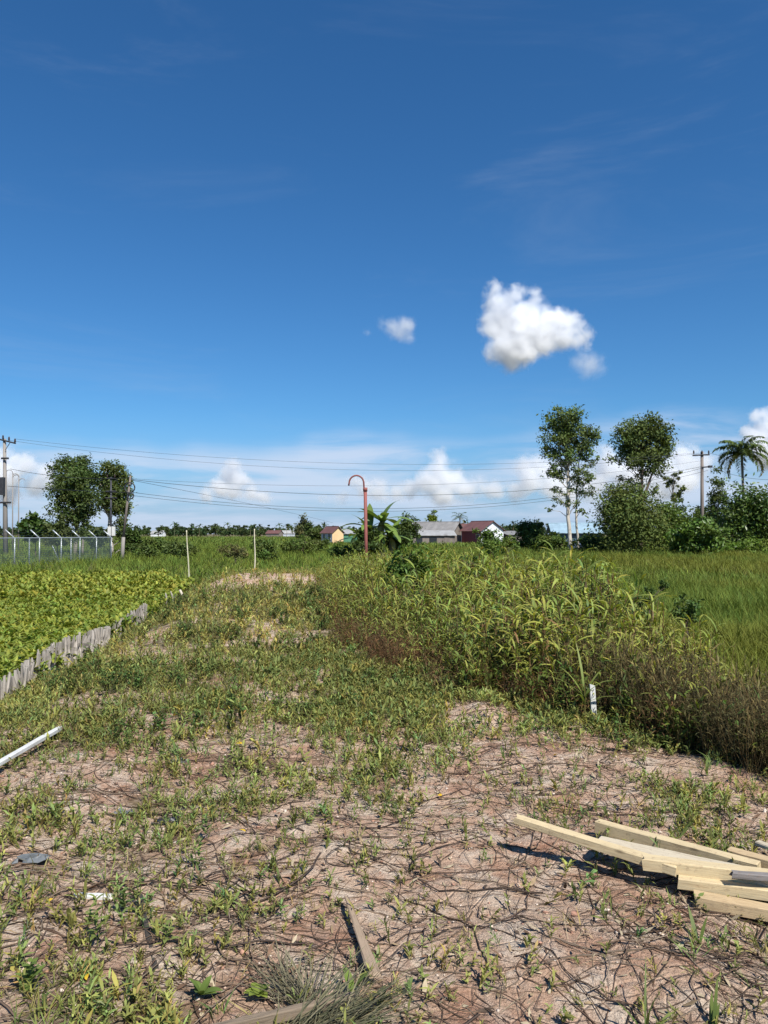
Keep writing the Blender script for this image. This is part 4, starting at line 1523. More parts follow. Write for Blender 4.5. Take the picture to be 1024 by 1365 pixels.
def gable_house(name, label, loc, rz, W, D, eave, ridge, front, side, roofm, over=.45, openings=(), side_windows=(), cat='house', group=None):
    """gable end faces local -Y, ridge runs along local Y"""
    root = empty(name, loc, rz)
    tag(root, label, cat, group)
    w, d, t = W / 2, D / 2, .12
    for sgn in (-1, 1):
        y0, y1 = (-d, -d + t) if sgn < 0 else (d - t, d)
        pts = [(-w, 0), (w, 0), (w, eave), (0, ridge), (-w, eave)]
        v = [(p[0], y0, p[1]) for p in pts] + [(p[0], y1, p[1]) for p in pts]
        f = [(0, 1, 2, 3, 4), (9, 8, 7, 6, 5)] + [(i, i + 5, (i + 1) % 5 + 5, (i + 1) % 5) for i in range(5)]
        MB().add(v, f).build('gable_wall', front, root)
    for sgn in (-1, 1):
        MB().box((sgn * (w - t / 2 + .004), 0, eave / 2), (t, D - 2 * t - .01, eave - .02)).build('side_wall', side, root)
    sl = (ridge - eave) / w
    for sgn in (-1, 1):
        e = sgn * (w + over)
        ze = eave - sl * over + .07
        sheet_roof('roof_slope', (e, -d - over, ze), (e, d + over, ze), (0.01 * sgn, d + over, ridge + .07), (.01 * sgn, -d - over, ridge + .07), roofm, root)
    MB().tube([(0, -d - over, ridge + .1), (0, d + over, ridge + .1)], .09, 6).build('ridge_cap', roofm, root)
    for (x, z, ww, hh, kind) in openings:
        fr = MB().box((x, -d - .03, z), (ww + .14, .06, hh + .14)).build(kind, M['white'] if kind == 'window' else M['darkpole'], root)
        MB().box((x, -d - .065, z), (ww, .02, hh)).build('pane' if kind == 'window' else 'door_leaf', M['glass'] if kind == 'window' else M['darkpole'], fr)
    for (y, z, ww, hh, sgn) in side_windows:
        fr = MB().box((sgn * (w + .03), y, z), (.06, ww + .14, hh + .14)).build('window', M['white'], root)
        MB().box((sgn * (w + .065), y, z), (.02, ww, hh)).build('pane', M['glass'], fr)
    return root


def shed(name, label, loc, rz, W, D, h0, h1, wallmat, roofm, over=.3, openings=()):
    """single pitch: low at local -Y"""
    root = empty(name, loc, rz)
    tag(root, label, 'shed' if name == 'shed' else 'house')
    w, d = W / 2, D / 2
    v = [(-w, -d, 0), (w, -d, 0), (w, d, 0), (-w, d, 0), (-w, -d, h0), (w, -d, h0), (w, d, h1), (-w, d, h1)]
    MB().add(v, [(0, 1, 5, 4), (1, 2, 6, 5), (2, 3, 7, 6), (3, 0, 4, 7), (0, 3, 2, 1), (4, 5, 6, 7)]).build('wall', wallmat, root)
    s = (h1 - h0) / D
    sheet_roof('roof', (-w - over, -d - over, h0 - s * over + .08), (w + over, -d - over, h0 - s * over + .08), (w + over, d + over, h1 + s * over + .08), (-w - over, d + over, h1 + s * over + .08), roofm, root)
    for (x, z, ww, hh, kind) in openings:
        MB().box((x, -d - .03, z), (ww, .06, hh)).build(kind, M['glass'] if kind == 'window' else M['darkpole'], root)
    return root


RED_ROOF = roof_mat('red_sheet_roof', (0.145, 0.068, 0.06), (0.10, 0.055, 0.05))
GREY_ROOF = roof_mat('grey_sheet_roof', (0.33, 0.33, 0.32), (0.16, 0.14, 0.12))
DGREY_ROOF = roof_mat('aged_grey_roof', (0.23, 0.22, 0.21), (0.12, 0.09, 0.075))
BLUE_ROOF = roof_mat('pale_blue_roof', (0.27, 0.38, 0.45), (0.2, 0.26, 0.3))
WHITE_W = wallm('white_plank_wall', (0.66, 0.68, 0.70))
RED_W = wallm('maroon_wall', (0.22, 0.055, 0.06))
YEL_W = wallm('apricot_wall', (0.66, 0.46, 0.25))
LILAC_W = wallm('bluish_white_wall', (0.42, 0.45, 0.50))
PLANK_W = wallm('weathered_plank_wall', (0.20, 0.17, 0.145), (0.1, 0.08, 0.07))
Y = 150
g = gz(643, Y)
gable_house('gable_house', 'house with white gable, maroon side wall and red sheet roof', (g.x, Y, g.z), R(33), 5.6, 6.0, 2.9, 4.6, WHITE_W, RED_W, RED_ROOF, .4, [(-.2, 1.7, 1.3, 1.0, 'window')], [(-2, 1.7, .9, .8, -1)])
g = gz(681, Y + 3)
shed('lean_to', 'low brown plank lean-to right of the white gable house', (g.x, Y + 2.5, g.z), R(14), 3.4, 5, 2.0, 2.7, PLANK_W, DGREY_ROOF)
g = gz(612, Y + 9)
gable_house('red_roof_house', 'long red roofed house behind the maroon wall', (g.x, Y + 11, g.z), R(80), 6.0, 9, 2.7, 4.2, PLANK_W, RED_W, RED_ROOF, .5)
g = gz(584, Y)
gable_house('grey_roof_house', 'low weathered house under a grey sheet roof in the middle', (g.x, Y + 4, g.z), R(62), 6, 9, 2.5, 4.5, PLANK_W, PLANK_W, DGREY_ROOF, .5)
g = gz(575, Y - 6)
shed('veranda_shed', 'open fronted shed with pale patched roof before the grey house', (g.x, Y - 5, g.z), R(4), 8.6, 3.2, 1.9, 2.7, PLANK_W, GREY_ROOF, .35, [(-2.4, .95, 1.2, 1.3, 'window'), (0.2, .95, 1.4, 1.3, 'window'), (2.8, .95, 1.0, 1.6, 'door')])
g = gz(563, Y + 14)
gable_house('back_house', 'pale grey roof rising behind the weathered house', (g.x, Y + 16, g.z), R(88), 5, 8, 3.0, 4.7, PLANK_W, PLANK_W, GREY_ROOF, .4)
g = gz(443, 155)
gable_house('yellow_house', 'small house with apricot wall, bluish side and red roof', (g.x, 155, g.z + .3), R(38), 2.7, 4.0, 2.2, 3.3, YEL_W, LILAC_W, RED_ROOF, .3, [], [(-1, 1.4, .7, 1.0, -1), (.9, 1.4, .7, 1.0, -1)])
g = gz(463, 160)
shed('shed', 'dark open shed with green sheet right of the yellow house', (g.x, 160, g.z), R(12), 3.6, 4, 2.2, 3.1, wallm('green_sheet', (0.07, 0.2, 0.12)), GREY_ROOF)
g = gz(770, 108)
gable_house('blue_roof_house', 'house with pale blue sheet roof half hidden behind the trees', (g.x, 110, g.z), R(84), 6.5, 6.2, 2.4, 3.6, wallm('blue_wall', (0.08, 0.12, 0.2)), wallm('blue_wall', (0.08, 0.12, 0.2)), BLUE_ROOF, .5)
for i, (px, Yh, wd, rz, rf, wl_, lb) in enumerate([
        (211, 520, 8, 80, GREY_ROOF, WHITE_W, 'tiny white far house right of the leaning pole'),
        (366, 480, 9, 70, RED_ROOF, PLANK_W, 'tiny far house with dark red roof near the right bamboo stake'),
        (385, 500, 8, 95, GREY_ROOF, LILAC_W, 'tiny far house with pale roof left of the airy tree')
        ]):
    g = gz(px, Yh)
    gable_house('far_house', lb, (g.x, Yh, g.z), R(rz), 6, wd, 2.6, 4.4, wl_, wl_, rf, .4, group='tiny houses on the horizon')

# ------------------------------------------------------------------ utility poles and lines
def at(px, py, Y, base):
    return P(px, py, Y) - base


def pole(name, label, px, pyt, Y, r0, r1, mat, lean_px=0):
    b = gz(px + lean_px, Y)
    root = empty(name, b)
    tag(root, label, 'utility pole')
    t = P(px, pyt, Y) - b
    MB().tube([(0, 0, -.3), t * .5, t], [r0, (r0 + r1) / 2, r1], 10).build('shaft', mat, root, True)
    return root, b, t


def insulator(root, p, s=1.0):
    prof = [(0, .02), (.05, .03), (.08, .09), (.14, .05), (.18, .085), (.24, .05), (.28, .07), (.34, .03)]
    MB().tube([(p[0], p[1], p[2] + z * s) for z, r in prof], [r * s for z, r in prof], 8).build('insulator', M['porcelain'], root, True)


root, b, t = pole('utility_pole', 'tall concrete power pole at the left edge with three insulators', 6, 585, 70, .24, .13, M['concrete'], 2)
q0, q1 = at(-7, 584, 69.8, b), at(21, 591, 69.8, b)
MB().tube([q0, q1], .07, 4).build('crossarm', M['darkmetal'], root)
for px, py in ((4, 586), (12, 588), (20, 590.5)):
    insulator(root, at(px, py, 69.8, b), 1.2)
MB().tube([at(7, 600, 69.8, b), at(14, 589, 69.8, b)], .03, 4).build('brace', M['darkmetal'], root)
for py, w in ((611, 9), (670, 15)):
    MB().tube([at(7 - w * .6, py, 69.7, b), at(7 + w * .5, py, 69.7, b)], .09, 5).build('bracket', M['darkmetal'], root)
MB().box(at(2, 648, 69.6, b), (.5, .4, 1.6)).build('equipment_box', M['darkmetal'], root)
for lb, px, pt, pb in (('thin pale pole with curled arm nearest the left power pole', 17, 627, 712), ('thin pale pole with curled arm farther from the left power pole', 25, 632, 712)):
    root, b, t = pole('lamp_mast', lb, px, pt + 4, 78, .06, .045, M['concrete'])
    arc = [t + Vector((-.35 + .35 * math.cos(a), 0, .35 * math.sin(a))) for a in np.linspace(0, 2.6, 8)]
    MB().tube(arc, .035, 5).build('arm', M['concrete'], root, True)
    arc = [t + Vector((.35 - .35 * math.cos(a), 0, .35 * math.sin(a) - .5)) for a in np.linspace(0, 2.6, 8)]
    MB().tube(arc, .035, 5).build('arm', M['concrete'], root, True)

root, b, t = pole('switch_pole', 'dark pole with crossarms and white boxes before the dense tree', 148, 636, 64, .10, .07, M['darkmetal'])
for py, w in ((638, 6), (655, 7), (664, 8)):
    MB().tube([at(148 - w, py, 63.9, b), at(148 + w, py, 63.9, b)], .06, 4).build('crossarm', M['darkmetal'], root)
for px in (146, 151.5):
    MB().box(at(px, 708, 63.7, b), (.26, .16, .75)).build('meter_box', M['white'], root)
for px, py in ((143, 637), (153, 637)):
    insulator(root, at(px, py, 63.9, b), .8)

Y = 62
b = gz(163, Y)
root = empty('leaning_pole', b)
tag(root, 'leaning dark pole with a coil of cable and pale foot', 'utility pole')
tp, md = at(174, 634, Y, b), at(164.5, 716, Y, b)
MB().tube([md, md.lerp(tp, .5), tp], [.11, .1, .07], 9).build('shaft', M['darkpole'], root, True)
MB().tube([(0, 0, -.3), md * 1.0], [.15, .14], 9).build('foot', M['concrete'], root, True)
for px, py, r in ((173, 650, .40), (174, 661, .24)):
    c = at(px, py, Y - .2, b)
    MB().tube([c + Vector((r * math.cos(a), .02 * math.sin(3 * a), r * math.sin(a))) for a in np.linspace(0, 2 * math.pi, 20)], .055, 6).build('cable_coil', M['cable'], root, True)

root, b, t = pole('utility_pole', 'brown grey power pole standing among the bushes on the right', 936, 602, 78, .2, .14, M['darkpole'])
MB().tube([at(923.5, 607, 77.8, b), at(946, 606, 77.8, b)], .075, 4).build('crossarm', M['darkmetal'], root)
for px in (925, 936, 945):
    insulator(root, at(px, 605.5, 77.8, b), 1.15)
MB().tube([at(936, 623, 77.8, b), at(948, 622, 77.8, b)], .07, 5).build('bracket', M['darkmetal'], root)
MB().box(at(947, 622, 77.8, b), (.35, .3, .22)).build('clamp', M['darkmetal'], root)


def line(label, p0, pm, p1, r=.022):
    """hanging cable: parabola through three points (px, py, Y)"""
    A, Bm, D = P(*p0), P(*pm), P(*p1)
    tm = (Bm.x - A.x) / (D.x - A.x)
    pts = []
    for i in range(41):
        s = i / 40
        l = A.lerp(D, s)
        sag = (Bm.z - A.lerp(D, tm).z) / (tm * (1 - tm)) * s * (1 - s)
        pts.append(Vector((l.x, l.y, l.z + sag)))
    o0 = pts[0]
    o = MB().tube([p - o0 for p in pts], r, 5).build('power_line', M['cable'], None, True)
    o.location = o0
    return tag(o, label, 'cable', 'overhead cables')


line('uppermost thin cable from the left pole crossarm to the right pole', (20, 585, 69.8), (480, 618.5, 74), (925, 604, 77.8), 0.0115)
line('second thin cable just below the uppermost one', (12, 587, 69.8), (480, 627, 74), (936, 604, 77.8), 0.0115)
line('thin cable third from the top across the middle sky', (174, 638, 62), (480, 650, 70), (936, 614, 77.8), 0.0108)
line('dark cable fourth from the top leaving the leaning pole', (174, 639, 62), (430, 660, 68), (936, 622, 77.8), .02)
line('thick sagging cable, upper of the lowest pair', (174, 656, 62), (430, 678, 68), (944, 622, 77.8), 0.0173)
line('thick sagging cable, lower of the lowest pair', (173, 660, 62), (430, 681.5, 68), (944, 627, 77.8), 0.0158)
line('cable dropping from the leaning pole to the yellow house', (175, 640, 62), (310, 667, 90), (444, 697, 152), 0.0158)
line('upper short cable from the left pole to the dense tree', (14, 625, 70), (40, 630, 70), (174, 637, 62), .02)
line('lower short cable from the left pole to the leaning pole', (10, 648, 70), (60, 652, 69), (173, 657, 62), .02)
line('cable leaving the right pole past the palm', (948, 622, 77.8), (985, 633, 76), (1060, 636, 74), 0.0158)
line('upper cable leaving the right pole over the palm', (946, 604, 77.8), (990, 611, 76), (1060, 610, 74), 0.0115)

# ------------------------------------------------------------------ security fence
fA, fB = P(-40, 760, 44.5), P(149, 749, 60)
root = empty('security_fence', (fA.x, fA.y, -.6))
tag(root, 'galvanised mesh security fence with barbed wire arms on the left', 'fence')
fdir = Vector((fB.x - fA.x, fB.y - fA.y, 0))
flen = fdir.length
fdir.normalize()
fout = Vector((-fdir.y, fdir.x, 0))
if fout.x > 0:
    fout = -fout
FH = 1.83


def s_at(px):
    """distance along the fence whose post shows at photo column px"""
    best = min(np.linspace(0, flen, 2000), key=lambda s: abs(512 + F * (fA.x + fdir.x * s) / (fA.y + fdir.y * s) - px))
    return best


posts = [s_at(p) for p in (-30, -4, 20, 53, 82, 107, 129, 148.6)]
for i, s in enumerate(posts):
    p = fdir * s
    o = MB().tube([p + Vector((0, 0, -.2)), p + Vector((0, 0, FH + .02))], .042, 6).build('post', M['galv'], root, True)
    MB().tube([p + Vector((0, 0, FH)), p + Vector((-.55, -.12, FH + .55))], .04, 6).build('arm', M['galv'], o, True)
for px in (39.5, 95):
    p = fdir * s_at(px)
    MB().tube([p + Vector((0, 0, -.2)), p + Vector((0, 0, FH))], .034, 6).build('post', M['galv'], root, True)
p = fdir * s_at(82)
MB().tube([p + Vector((0, -.05, .0)), p + fdir * -1.0 + Vector((0, -.05, 1.3))], .035, 6).build('brace', M['galv'], root, True)
for i in range(len(posts) - 1):
    m = MB()
    a, b2 = posts[i] + .05, posts[i + 1] - .05
    off = fout * -.05
    for j in range(14):
        z = .08 + (FH - .1) * j / 13
        m.tube([fdir * a + off + Vector((0, 0, z)), fdir * b2 + off + Vector((0, 0, z))], .0085 if j % 4 else .013, 3, cap=False)
    nv = int((b2 - a) / .11)
    for j in range(nv + 1):
        q0 = fdir * (a + (b2 - a) * j / nv) + off * 1.3
        m.tube([q0 + Vector((0, 0, .05)), q0 + Vector((0, 0, FH))], .0075, 3, cap=False)
    m.build('mesh_panel', M['wire'], root)
MB().tube([fdir * posts[0] + Vector((0, 0, FH + .03)), fdir * posts[-1] + Vector((0, 0, FH + .03))], .03, 5).build('top_rail', M['galv'], root)
for k in (.35, .68, 1.0):
    q = Vector((-.55, -.12, .55)) * k + Vector((0, 0, FH))
    MB().tube([fdir * posts[0] + q, fdir * posts[-1] + q], .010, 3).build('barbed_wire', M['wire'], root)

# ------------------------------------------------------------------ red hooked lamp pole
Y = 31
b = gz(489, Y)
root = empty('hooked_pole', b)
tag(root, 'rusty red steel pole with hooked arch top in the field', 'pole')
t = P(487, 651, Y) - b
MB().tube([(0, 0, -.3), t], .070, 10).build('lower_pole', M['redpaint'], root, True)
t2 = P(486, 644, Y) - b
rr = .295
arc = [t + Vector((-.03, 0, -.3)), t2 + Vector((-.03, 0, 0))] + [t2 + Vector((-.03 - rr + rr * math.cos(a), 0, rr * math.sin(a) * 1.05)) for a in np.linspace(.15, math.pi, 12)] + [t2 + Vector((-.05 - 2 * rr, 0, -.1))]
MB().tube(arc, .033, 8).build('hooked_arm', M['redpaint'], root, True)
MB().tube([t + Vector((0, 0, -.12)), t + Vector((0, 0, .03))], .092, 10).build('collar', M['redpaint'], root, True)

# ------------------------------------------------------------------ bamboo stakes, sticks, peg
for lb, x0, y0, x1, y1, Y in (('left of two thin bamboo stakes standing in the field', 252, 770, 249.5, 707, 27.5), ('right of two thin bamboo stakes, at the clay mound', 339, 767, 340, 705, 28.0)):
    b = P(x0, y0, Y)
    b.z = Hs(b.x, b.y) - .05
    tp = P(x1, y1, Y) - b
    root = empty('bamboo_stake', b)
    tag(root, lb, 'stake', 'bamboo stakes')
    m = MB()
    pts, rad = [], []
    for i in range(29):
        tt = i / 28
        pts.append(tp * tt + Vector((.02 * math.sin(5 * tt), 0, 0)))
        rad.append((.028 - .010 * tt) * (1.18 if i % 4 == 0 else 1))
    m.tube(pts, rad, 7)
    m.build('cane', M['bamboo'], root, True)
p = PZ(247, 795, -.1)
st = MB().tube([(0, 0, -.1), (-.05, 0, .12), (-.14, 0, .3)], [.04, .035, .03], 6, (0.5, 0.45, 0.36)).build('short_stick', M['stick'], None, True)
st.location = (p.x, p.y, Hs(p.x, p.y))
tag(st, 'short leaning pale stick beyond the end of the stake wall', 'stick')

b = PZ(792, 972, 0)
b = Vector((b.x, b.y, Hs(b.x, b.y)))
k = b.y / F
root = empty('white_peg', b)
tag(root, 'white survey peg with dark marks beside the grassy plant', 'peg')
hh = 50 * k
zt = P(790, 912, b.y).z - b.z
m = MB()
w, d = 3.4 * k, .012
v = [(-w + .010, -d, -.1), (w + .010, -d, -.1), (w + .010, d, -.1), (-w + .010, d, -.1), (-w - .012, -d, zt), (w - .012, -d, zt - .012), (w - .012, d, zt - .012), (-w - .012, d, zt)]
m.add(v, [(3, 2, 1, 0), (4, 5, 6, 7), (0, 1, 5, 4), (1, 2, 6, 5), (2, 3, 7, 6), (3, 0, 4, 7)]).build('board', M['white'], root)
for i in range(4):
    z = zt * (.36 + .15 * i)
    xs = .010 - .022 * (z + .1) / (zt + .1)
    MB().tube([(xs - w * .3, -d - .001, z), (xs + w * .4, -d - .001, z + .022)], .0022, 4).build('dark_mark', M['black'], root)

# grassy plant beside the peg
p = Vector((b.x - .075, b.y - .02, 0))
parts = []
for az, L, rise, dr in ((2.9, .42, .75, .9), (3.3, .36, 1.0, 1.3), (0.15, .36, .8, 1.2), (-.25, .30, .6, .9), (1.7, .45, 1.35, .5), (2.5, .34, 1.2, .8), (.5, .33, 1.15, .8), (-1.2, .26, .8, 1.1), (4.2, .3, .9, 1.2)):
    parts.append(leaf_strip(L * 1.0, .019, rise, dr, az, (0, 0, .14 + U(0, .14)), (0.14, 0.195, 0.06), (0.21, 0.24, 0.09), 6, .3))
parts.append(stalk((0, 0, -.03), (0, 0, .3), .009, .005, (0.14, 0.13, 0.06)))
pl = tri_mesh('tall_grass_plant', *join(parts), M['leaf'])
pl.location = (p.x, p.y, Hs(p.x, p.y))
tag(pl, 'maize like grass plant with long arching blades beside the white peg', 'plant')

# ------------------------------------------------------------------ wall of stakes along the crop
variants = []
for i in range(10):
    m = MB()
    h, r = U(.24, .35), U(.018, .032)
    pts, rad = [(0, 0, -.25)], [r]
    for q in range(5):
        z = -.05 + (h - .05) * q / 4
        pts.append((U(-.010, .010), U(-.010, .010), z))
        rad.append(r * U(.8, 1.12))
    pts.append((U(-.015, .015), U(-.015, .015), h + U(.0, .05)))
    rad.append(r * U(.35, .8))
    cc = np.array((0.36, 0.325, 0.285)) * U(.55, 1.2)
    m.tube(pts, rad, 6, cc)
    o = m.build('stake', M['stick'], None, False)
    variants.append(o.data)
    bpy.data.objects.remove(o)
root = empty('stake_wall', (-4.2, 8, -.2))
tag(root, 'low retaining wall of weathered grey stakes along the crop', 'retaining wall')
yy = 7.7
while yy < 15.9:
    o = bpy.data.objects.new('stake', random.choice(variants))
    C.objects.link(o)
    o.parent = root
    jag = .11 * math.sin(yy * 1.7) + .05 * math.sin(yy * 5.1)
    xw = float(xl(yy)) + jag + random.uniform(-.025, .025)
    zb = float(H0(np.array([xw + .2]), np.array([yy]))[0])
    o.location = (xw + 4.2, yy - 8, zb + .2 - .04 + .06 * math.sin(yy * 1.3))
    o.rotation_euler = (random.gauss(0, .05) + .10 * math.sin(yy * 2.3), random.gauss(.0, .06) - .05 + .07 * math.sin(yy * 3.7), random.uniform(0, 6.28))
    yy += random.uniform(.020, .039) if not 11.35 < yy < 11.5 else .25
root = empty('stake_wall_end', (-5.8, 20.5, -.2))
tag(root, 'broken far end of the stake wall, a few grey stubs', 'retaining wall')
for i in range(4):
    o = bpy.data.objects.new('stake', random.choice(variants))
    C.objects.link(o)
    o.parent = root
    yv = 19.6 + i * .3 + random.uniform(-.1, .1)
    o.location = (float(xl(yv)) + 5.8 + random.uniform(-.08, .1), yv - 20.5, random.uniform(-.22, -.08))
    o.rotation_euler = (random.gauss(0, .2), random.gauss(0, .2), random.uniform(0, 6))

# ------------------------------------------------------------------ timber pile and loose pieces in the foreground
def wood_mat(name, col, dark, grain=1.0):
    t = NT(name)
    mp = t.node('Mapping')
    mp.inputs['Scale'].default_value = (1.2, 22, 22)
    t.link(t.node('TexCoord').outputs['Object'], mp.inputs[0])
    n1 = t.noise(5.0, 7, .65, mp.outputs[0], .6)
    n2 = t.noise(1.7, 4, .6, t.node('TexCoord').outputs['Object'])
    c = t.ramp(n1, [(.32, dark), (.48, col), (.62, tuple(x * .86 for x in col)), (.75, tuple(min(1, x * 1.1) for x in col))])
    c = t.mix(t.ramp(n2, [(.5, (0, 0, 0)), (.72, (.55, .55, .55))]), c, tuple(x * .75 for x in dark))
    mk = t.node('Mapping')
    mk.inputs['Scale'].default_value = (3.0, 9, 9)
    t.link(t.node('TexCoord').outputs['Object'], mk.inputs[0])
    vk = t.node('TexVoronoi', Scale=1.6)
    t.link(mk.outputs[0], vk.inputs['Vector'])
    c = t.mix(t.ramp(vk.outputs['Distance'], [(.05, (.85, .85, .85)), (.16, (0, 0, 0))]), c, tuple(x * .4 for x in dark))
    c = t.mix(t.ramp(t.noise(38.0, 4, .7, t.node('TexCoord').outputs['Object']), [(.56, (0, 0, 0)), (.72, (.5, .5, .5))]), c, (.20, .13, .085))
    b = t.node('BsdfPrincipled', Roughness=.75)
    b.inputs['Specular IOR Level'].default_value = .25
    t.link(c, b.inputs['Base Color'])
    bp = t.node('Bump', Strength=.45 * grain, Distance=.004)
    t.link(n1, bp.inputs['Height'])
    t.link(bp.outputs[0], b.inputs['Normal'])
    t.link(b.outputs[0], t.out.inputs[0])
    return t.m


W_FRESH = wood_mat('fresh_sawn_wood', (0.56, 0.45, 0.27), (0.36, 0.26, 0.145))
W_PALE = wood_mat('pale_sawn_wood', (0.52, 0.45, 0.33), (0.31, 0.25, 0.18))
W_TAN = wood_mat('tan_sawn_wood', (0.48, 0.36, 0.21), (0.30, 0.20, 0.11))
W_GREY = wood_mat('grey_wood', (0.21, 0.19, 0.18), (0.11, 0.10, 0.095), 1.6)
W_WEATHER = wood_mat('weathered_brown_wood', (0.33, 0.245, 0.17), (0.17, 0.12, 0.085), 1.8)
W_LOG = wood_mat('old_split_wood', (0.20, 0.155, 0.11), (0.09, 0.07, 0.05), 2.0)
W_DARK = wood_mat('charred_wood', (0.05, 0.045, 0.04), (0.02, 0.018, 0.017), 2.0)


def plank(name, label, a, b, w, t, mat, cat='plank', group=None, roll=0.0, split=.0, taper=1.0):
    """sawn piece whose top centre line runs from a to b; slightly uneven, chamfered ends"""
    a, b = Vector(a), Vector(b)
    L = (b - a).length
    d = (b - a).normalized()
    side = d.cross(Vector((0, 0, 1))).normalized()
    up = side.cross(d)
    n = 7
    v, f = [], []
    e = .004
    sec = [(-1, -1, 0, 1), (-1, 1, 0, 1), (-1, 1, 1, 0), (1, 1, 1, 0), (1, 1, 0, 1), (1, -1, 0, 1), (1, -1, 1, 0), (-1, -1, 1, 0)]
    for i in range(n + 1):
        s = i / n
        tp = taper + (1 - taper) * s
        dx = (U(-.012, .012) if i in (0, n) else 0)
        for k, (sy, sz, ch_y, ch_z) in enumerate(sec):
            yv = sy * (w / 2 * tp - e * ch_y) + U(-.0012, .0012)
            zv = (-t if sz < 0 else 0) * tp + (e if sz < 0 else -e) * ch_z + U(-.0012, .0012)
            xj = (U(-.010, .010) if i in (0, n) else 0) + dx
            v.append((s * L + xj, yv, zv))
    for i in range(n):
        for k in range(8):
            k2 = (k + 1) % 8
            f.append((i * 8 + k, i * 8 + k2, (i + 1) * 8 + k2, (i + 1) * 8 + k))
    f.append(tuple(range(7, -1, -1)))
    f.append(tuple(n * 8 + k for k in range(8)))
    o = MB().add(v, f).build(name, mat)
    rot = Matrix((d, -side, up)).transposed()
    rot = rot @ Matrix.Rotation(roll, 3, 'X')
    o.matrix_world = Matrix.Translation(a) @ rot.to_4x4()
    return tag(o, label, cat, group)


TG = 'sawn timber pieces in the pile on the right'
plank('timber', 'raised slanting batten, leftmost in the timber pile, casting a dark shadow', PZ(691, 1088, .175), PZ(900, 1152, .112), .055, .042, W_FRESH, group=TG, taper=.8)
plank('timber', 'tan batten at the back of the timber pile', PZ(796, 1093, .085), PZ(1012, 1150, .085), .05, .06, W_FRESH, group=TG)
plank('timber', 'wide weathered pale board across the top of the timber pile', PZ(800, 1119, .105), PZ(1130, 1190, .095), .10, .035, W_PALE, group=TG)
plank('timber', 'thick fresh beam with square end at the front of the pile', PZ(858, 1141, .125), PZ(1110, 1172, .115), .06, .052, W_FRESH, group=TG)
plank('timber', 'short grey aged piece on top at the right edge', PZ(972, 1161, .135), PZ(1120, 1172, .13), .032, .026, W_GREY, group=TG)
plank('timber', 'fresh beam second from the bottom at the front of the pile', PZ(908, 1168, .075), PZ(1120, 1196, .07), .055, .046, W_FRESH, group=TG)
plank('timber', 'tan beam lowest in the pile lying on the ground', PZ(926, 1190, .04), PZ(1120, 1226, .035), .06, .05, W_TAN, group=TG)
plank('timber', 'brown batten end behind the pile at the right edge', PZ(975, 1131, .09), PZ(1100, 1164, .09), .05, .06, W_TAN, group=TG)
plank('timber', 'pale stick end leaning up at the upper right edge of the pile', PZ(1008, 1120, .07), PZ(1090, 1150, .1), .04, .02, W_PALE, group=TG)

# white batten on the left
z0 = .13
plank('white_batten', 'long white painted batten lying in the weeds at the left edge', PZ(80, 968, .10), PZ(-60, 1048, .13), .036, .03, M['white'], 'batten')
plank('white_offcut', 'small white offcut lying on the clay at lower left', PZ(101, 1191, .035), PZ(149, 1193, .035), .03, .02, M['white'], 'offcut')
plank('dark_slat', 'dark charred slat standing out of the clay at lower left', PZ(186, 1192, .05), PZ(208, 1292, .012), .022, .012, W_DARK, 'slat')
plank('brown_slat', 'brown weathered slat lying towards the camera near the bottom middle', PZ(462, 1196, .035), PZ(499, 1296, .02), .045, .012, W_WEATHER, 'slat', taper=.35)
plank('weathered_pole', 'weathered split pole lying across the bottom beside the dry grass tuft', PZ(262, 1372, .045), PZ(478, 1322, .03), .026, .034, W_LOG, 'pole')


def scrap(name, label, px, py, s, mat, seed):
    """crumpled thin plastic"""
    rs = np.random.default_rng(seed)
    n = 7
    v, f = [], []
    for i in range(n):
        for j in range(n):
            v.append(((i / (n - 1) - .5) * s * 1.6 + rs.normal(0, s * .05), (j / (n - 1) - .5) * s + rs.normal(0, s * .05), abs(rs.normal(0, s * .11)) + .006))
    for i in range(n - 1):
        for j in range(n - 1):
            a = i * n + j
            if rs.random() < .9:
                f += [(a, a + n, a + n + 1), (a, a + n + 1, a + 1)]
    o = MB().add(v, f).build(name, mat)
    sm = o.modifiers.new('t', 'SOLIDIFY')
    sm.thickness = .0015
    p = PZ(px, py, 0)
    o.location = (p.x, p.y, Hs(p.x, p.y))
    return tag(o, label, 'litter', 'scraps of plastic litter')


scrap('plastic_scrap', 'black crumpled plastic scrap on bare clay at left', 222, 1095, .085, M['black'], 1)
scrap('plastic_scrap', 'grey plastic scrap left of the black one', 166, 1084, .06, M['greyplastic'], 2)
scrap('plastic_scrap', 'dull grey plastic scrap at the left edge of the clay', 42, 1155, .09, M['greyplastic'], 3)
scrap('plastic_scrap', 'pale grey plastic scrap among weeds above the black one', 240, 1020, .07, M['greyplastic'], 4)

# ------------------------------------------------------------------ single weeds one can point to
WG = 'weeds in the foreground'


def place(o, px, py, label, cat='weed', group=WG):
    p = PZ(px, py, 0)
    o.location = (p.x, p.y, Hs(p.x, p.y))
    return tag(o, label, cat, group)


def upright_weed(h, n, L, W, col):
    ps = [stalk((0, 0, -.02), (U(-.03, .03), U(-.03, .03), h), .003, .0015, (0.16, 0.18, 0.08), (.006, 0), 4)]
    for i in range(n):
        t = .15 + .85 * i / n
        c = np.array(col) * U(.8, 1.25)
        ps.append(leaf_strip(L * (1.15 - .7 * t) * U(.8, 1.2), W * (1.1 - .5 * t), U(.1, .9), U(.2, .9), i * 2.4, (0, 0, h * t), c, c * 1.15, 3, .25))
    return join(ps)


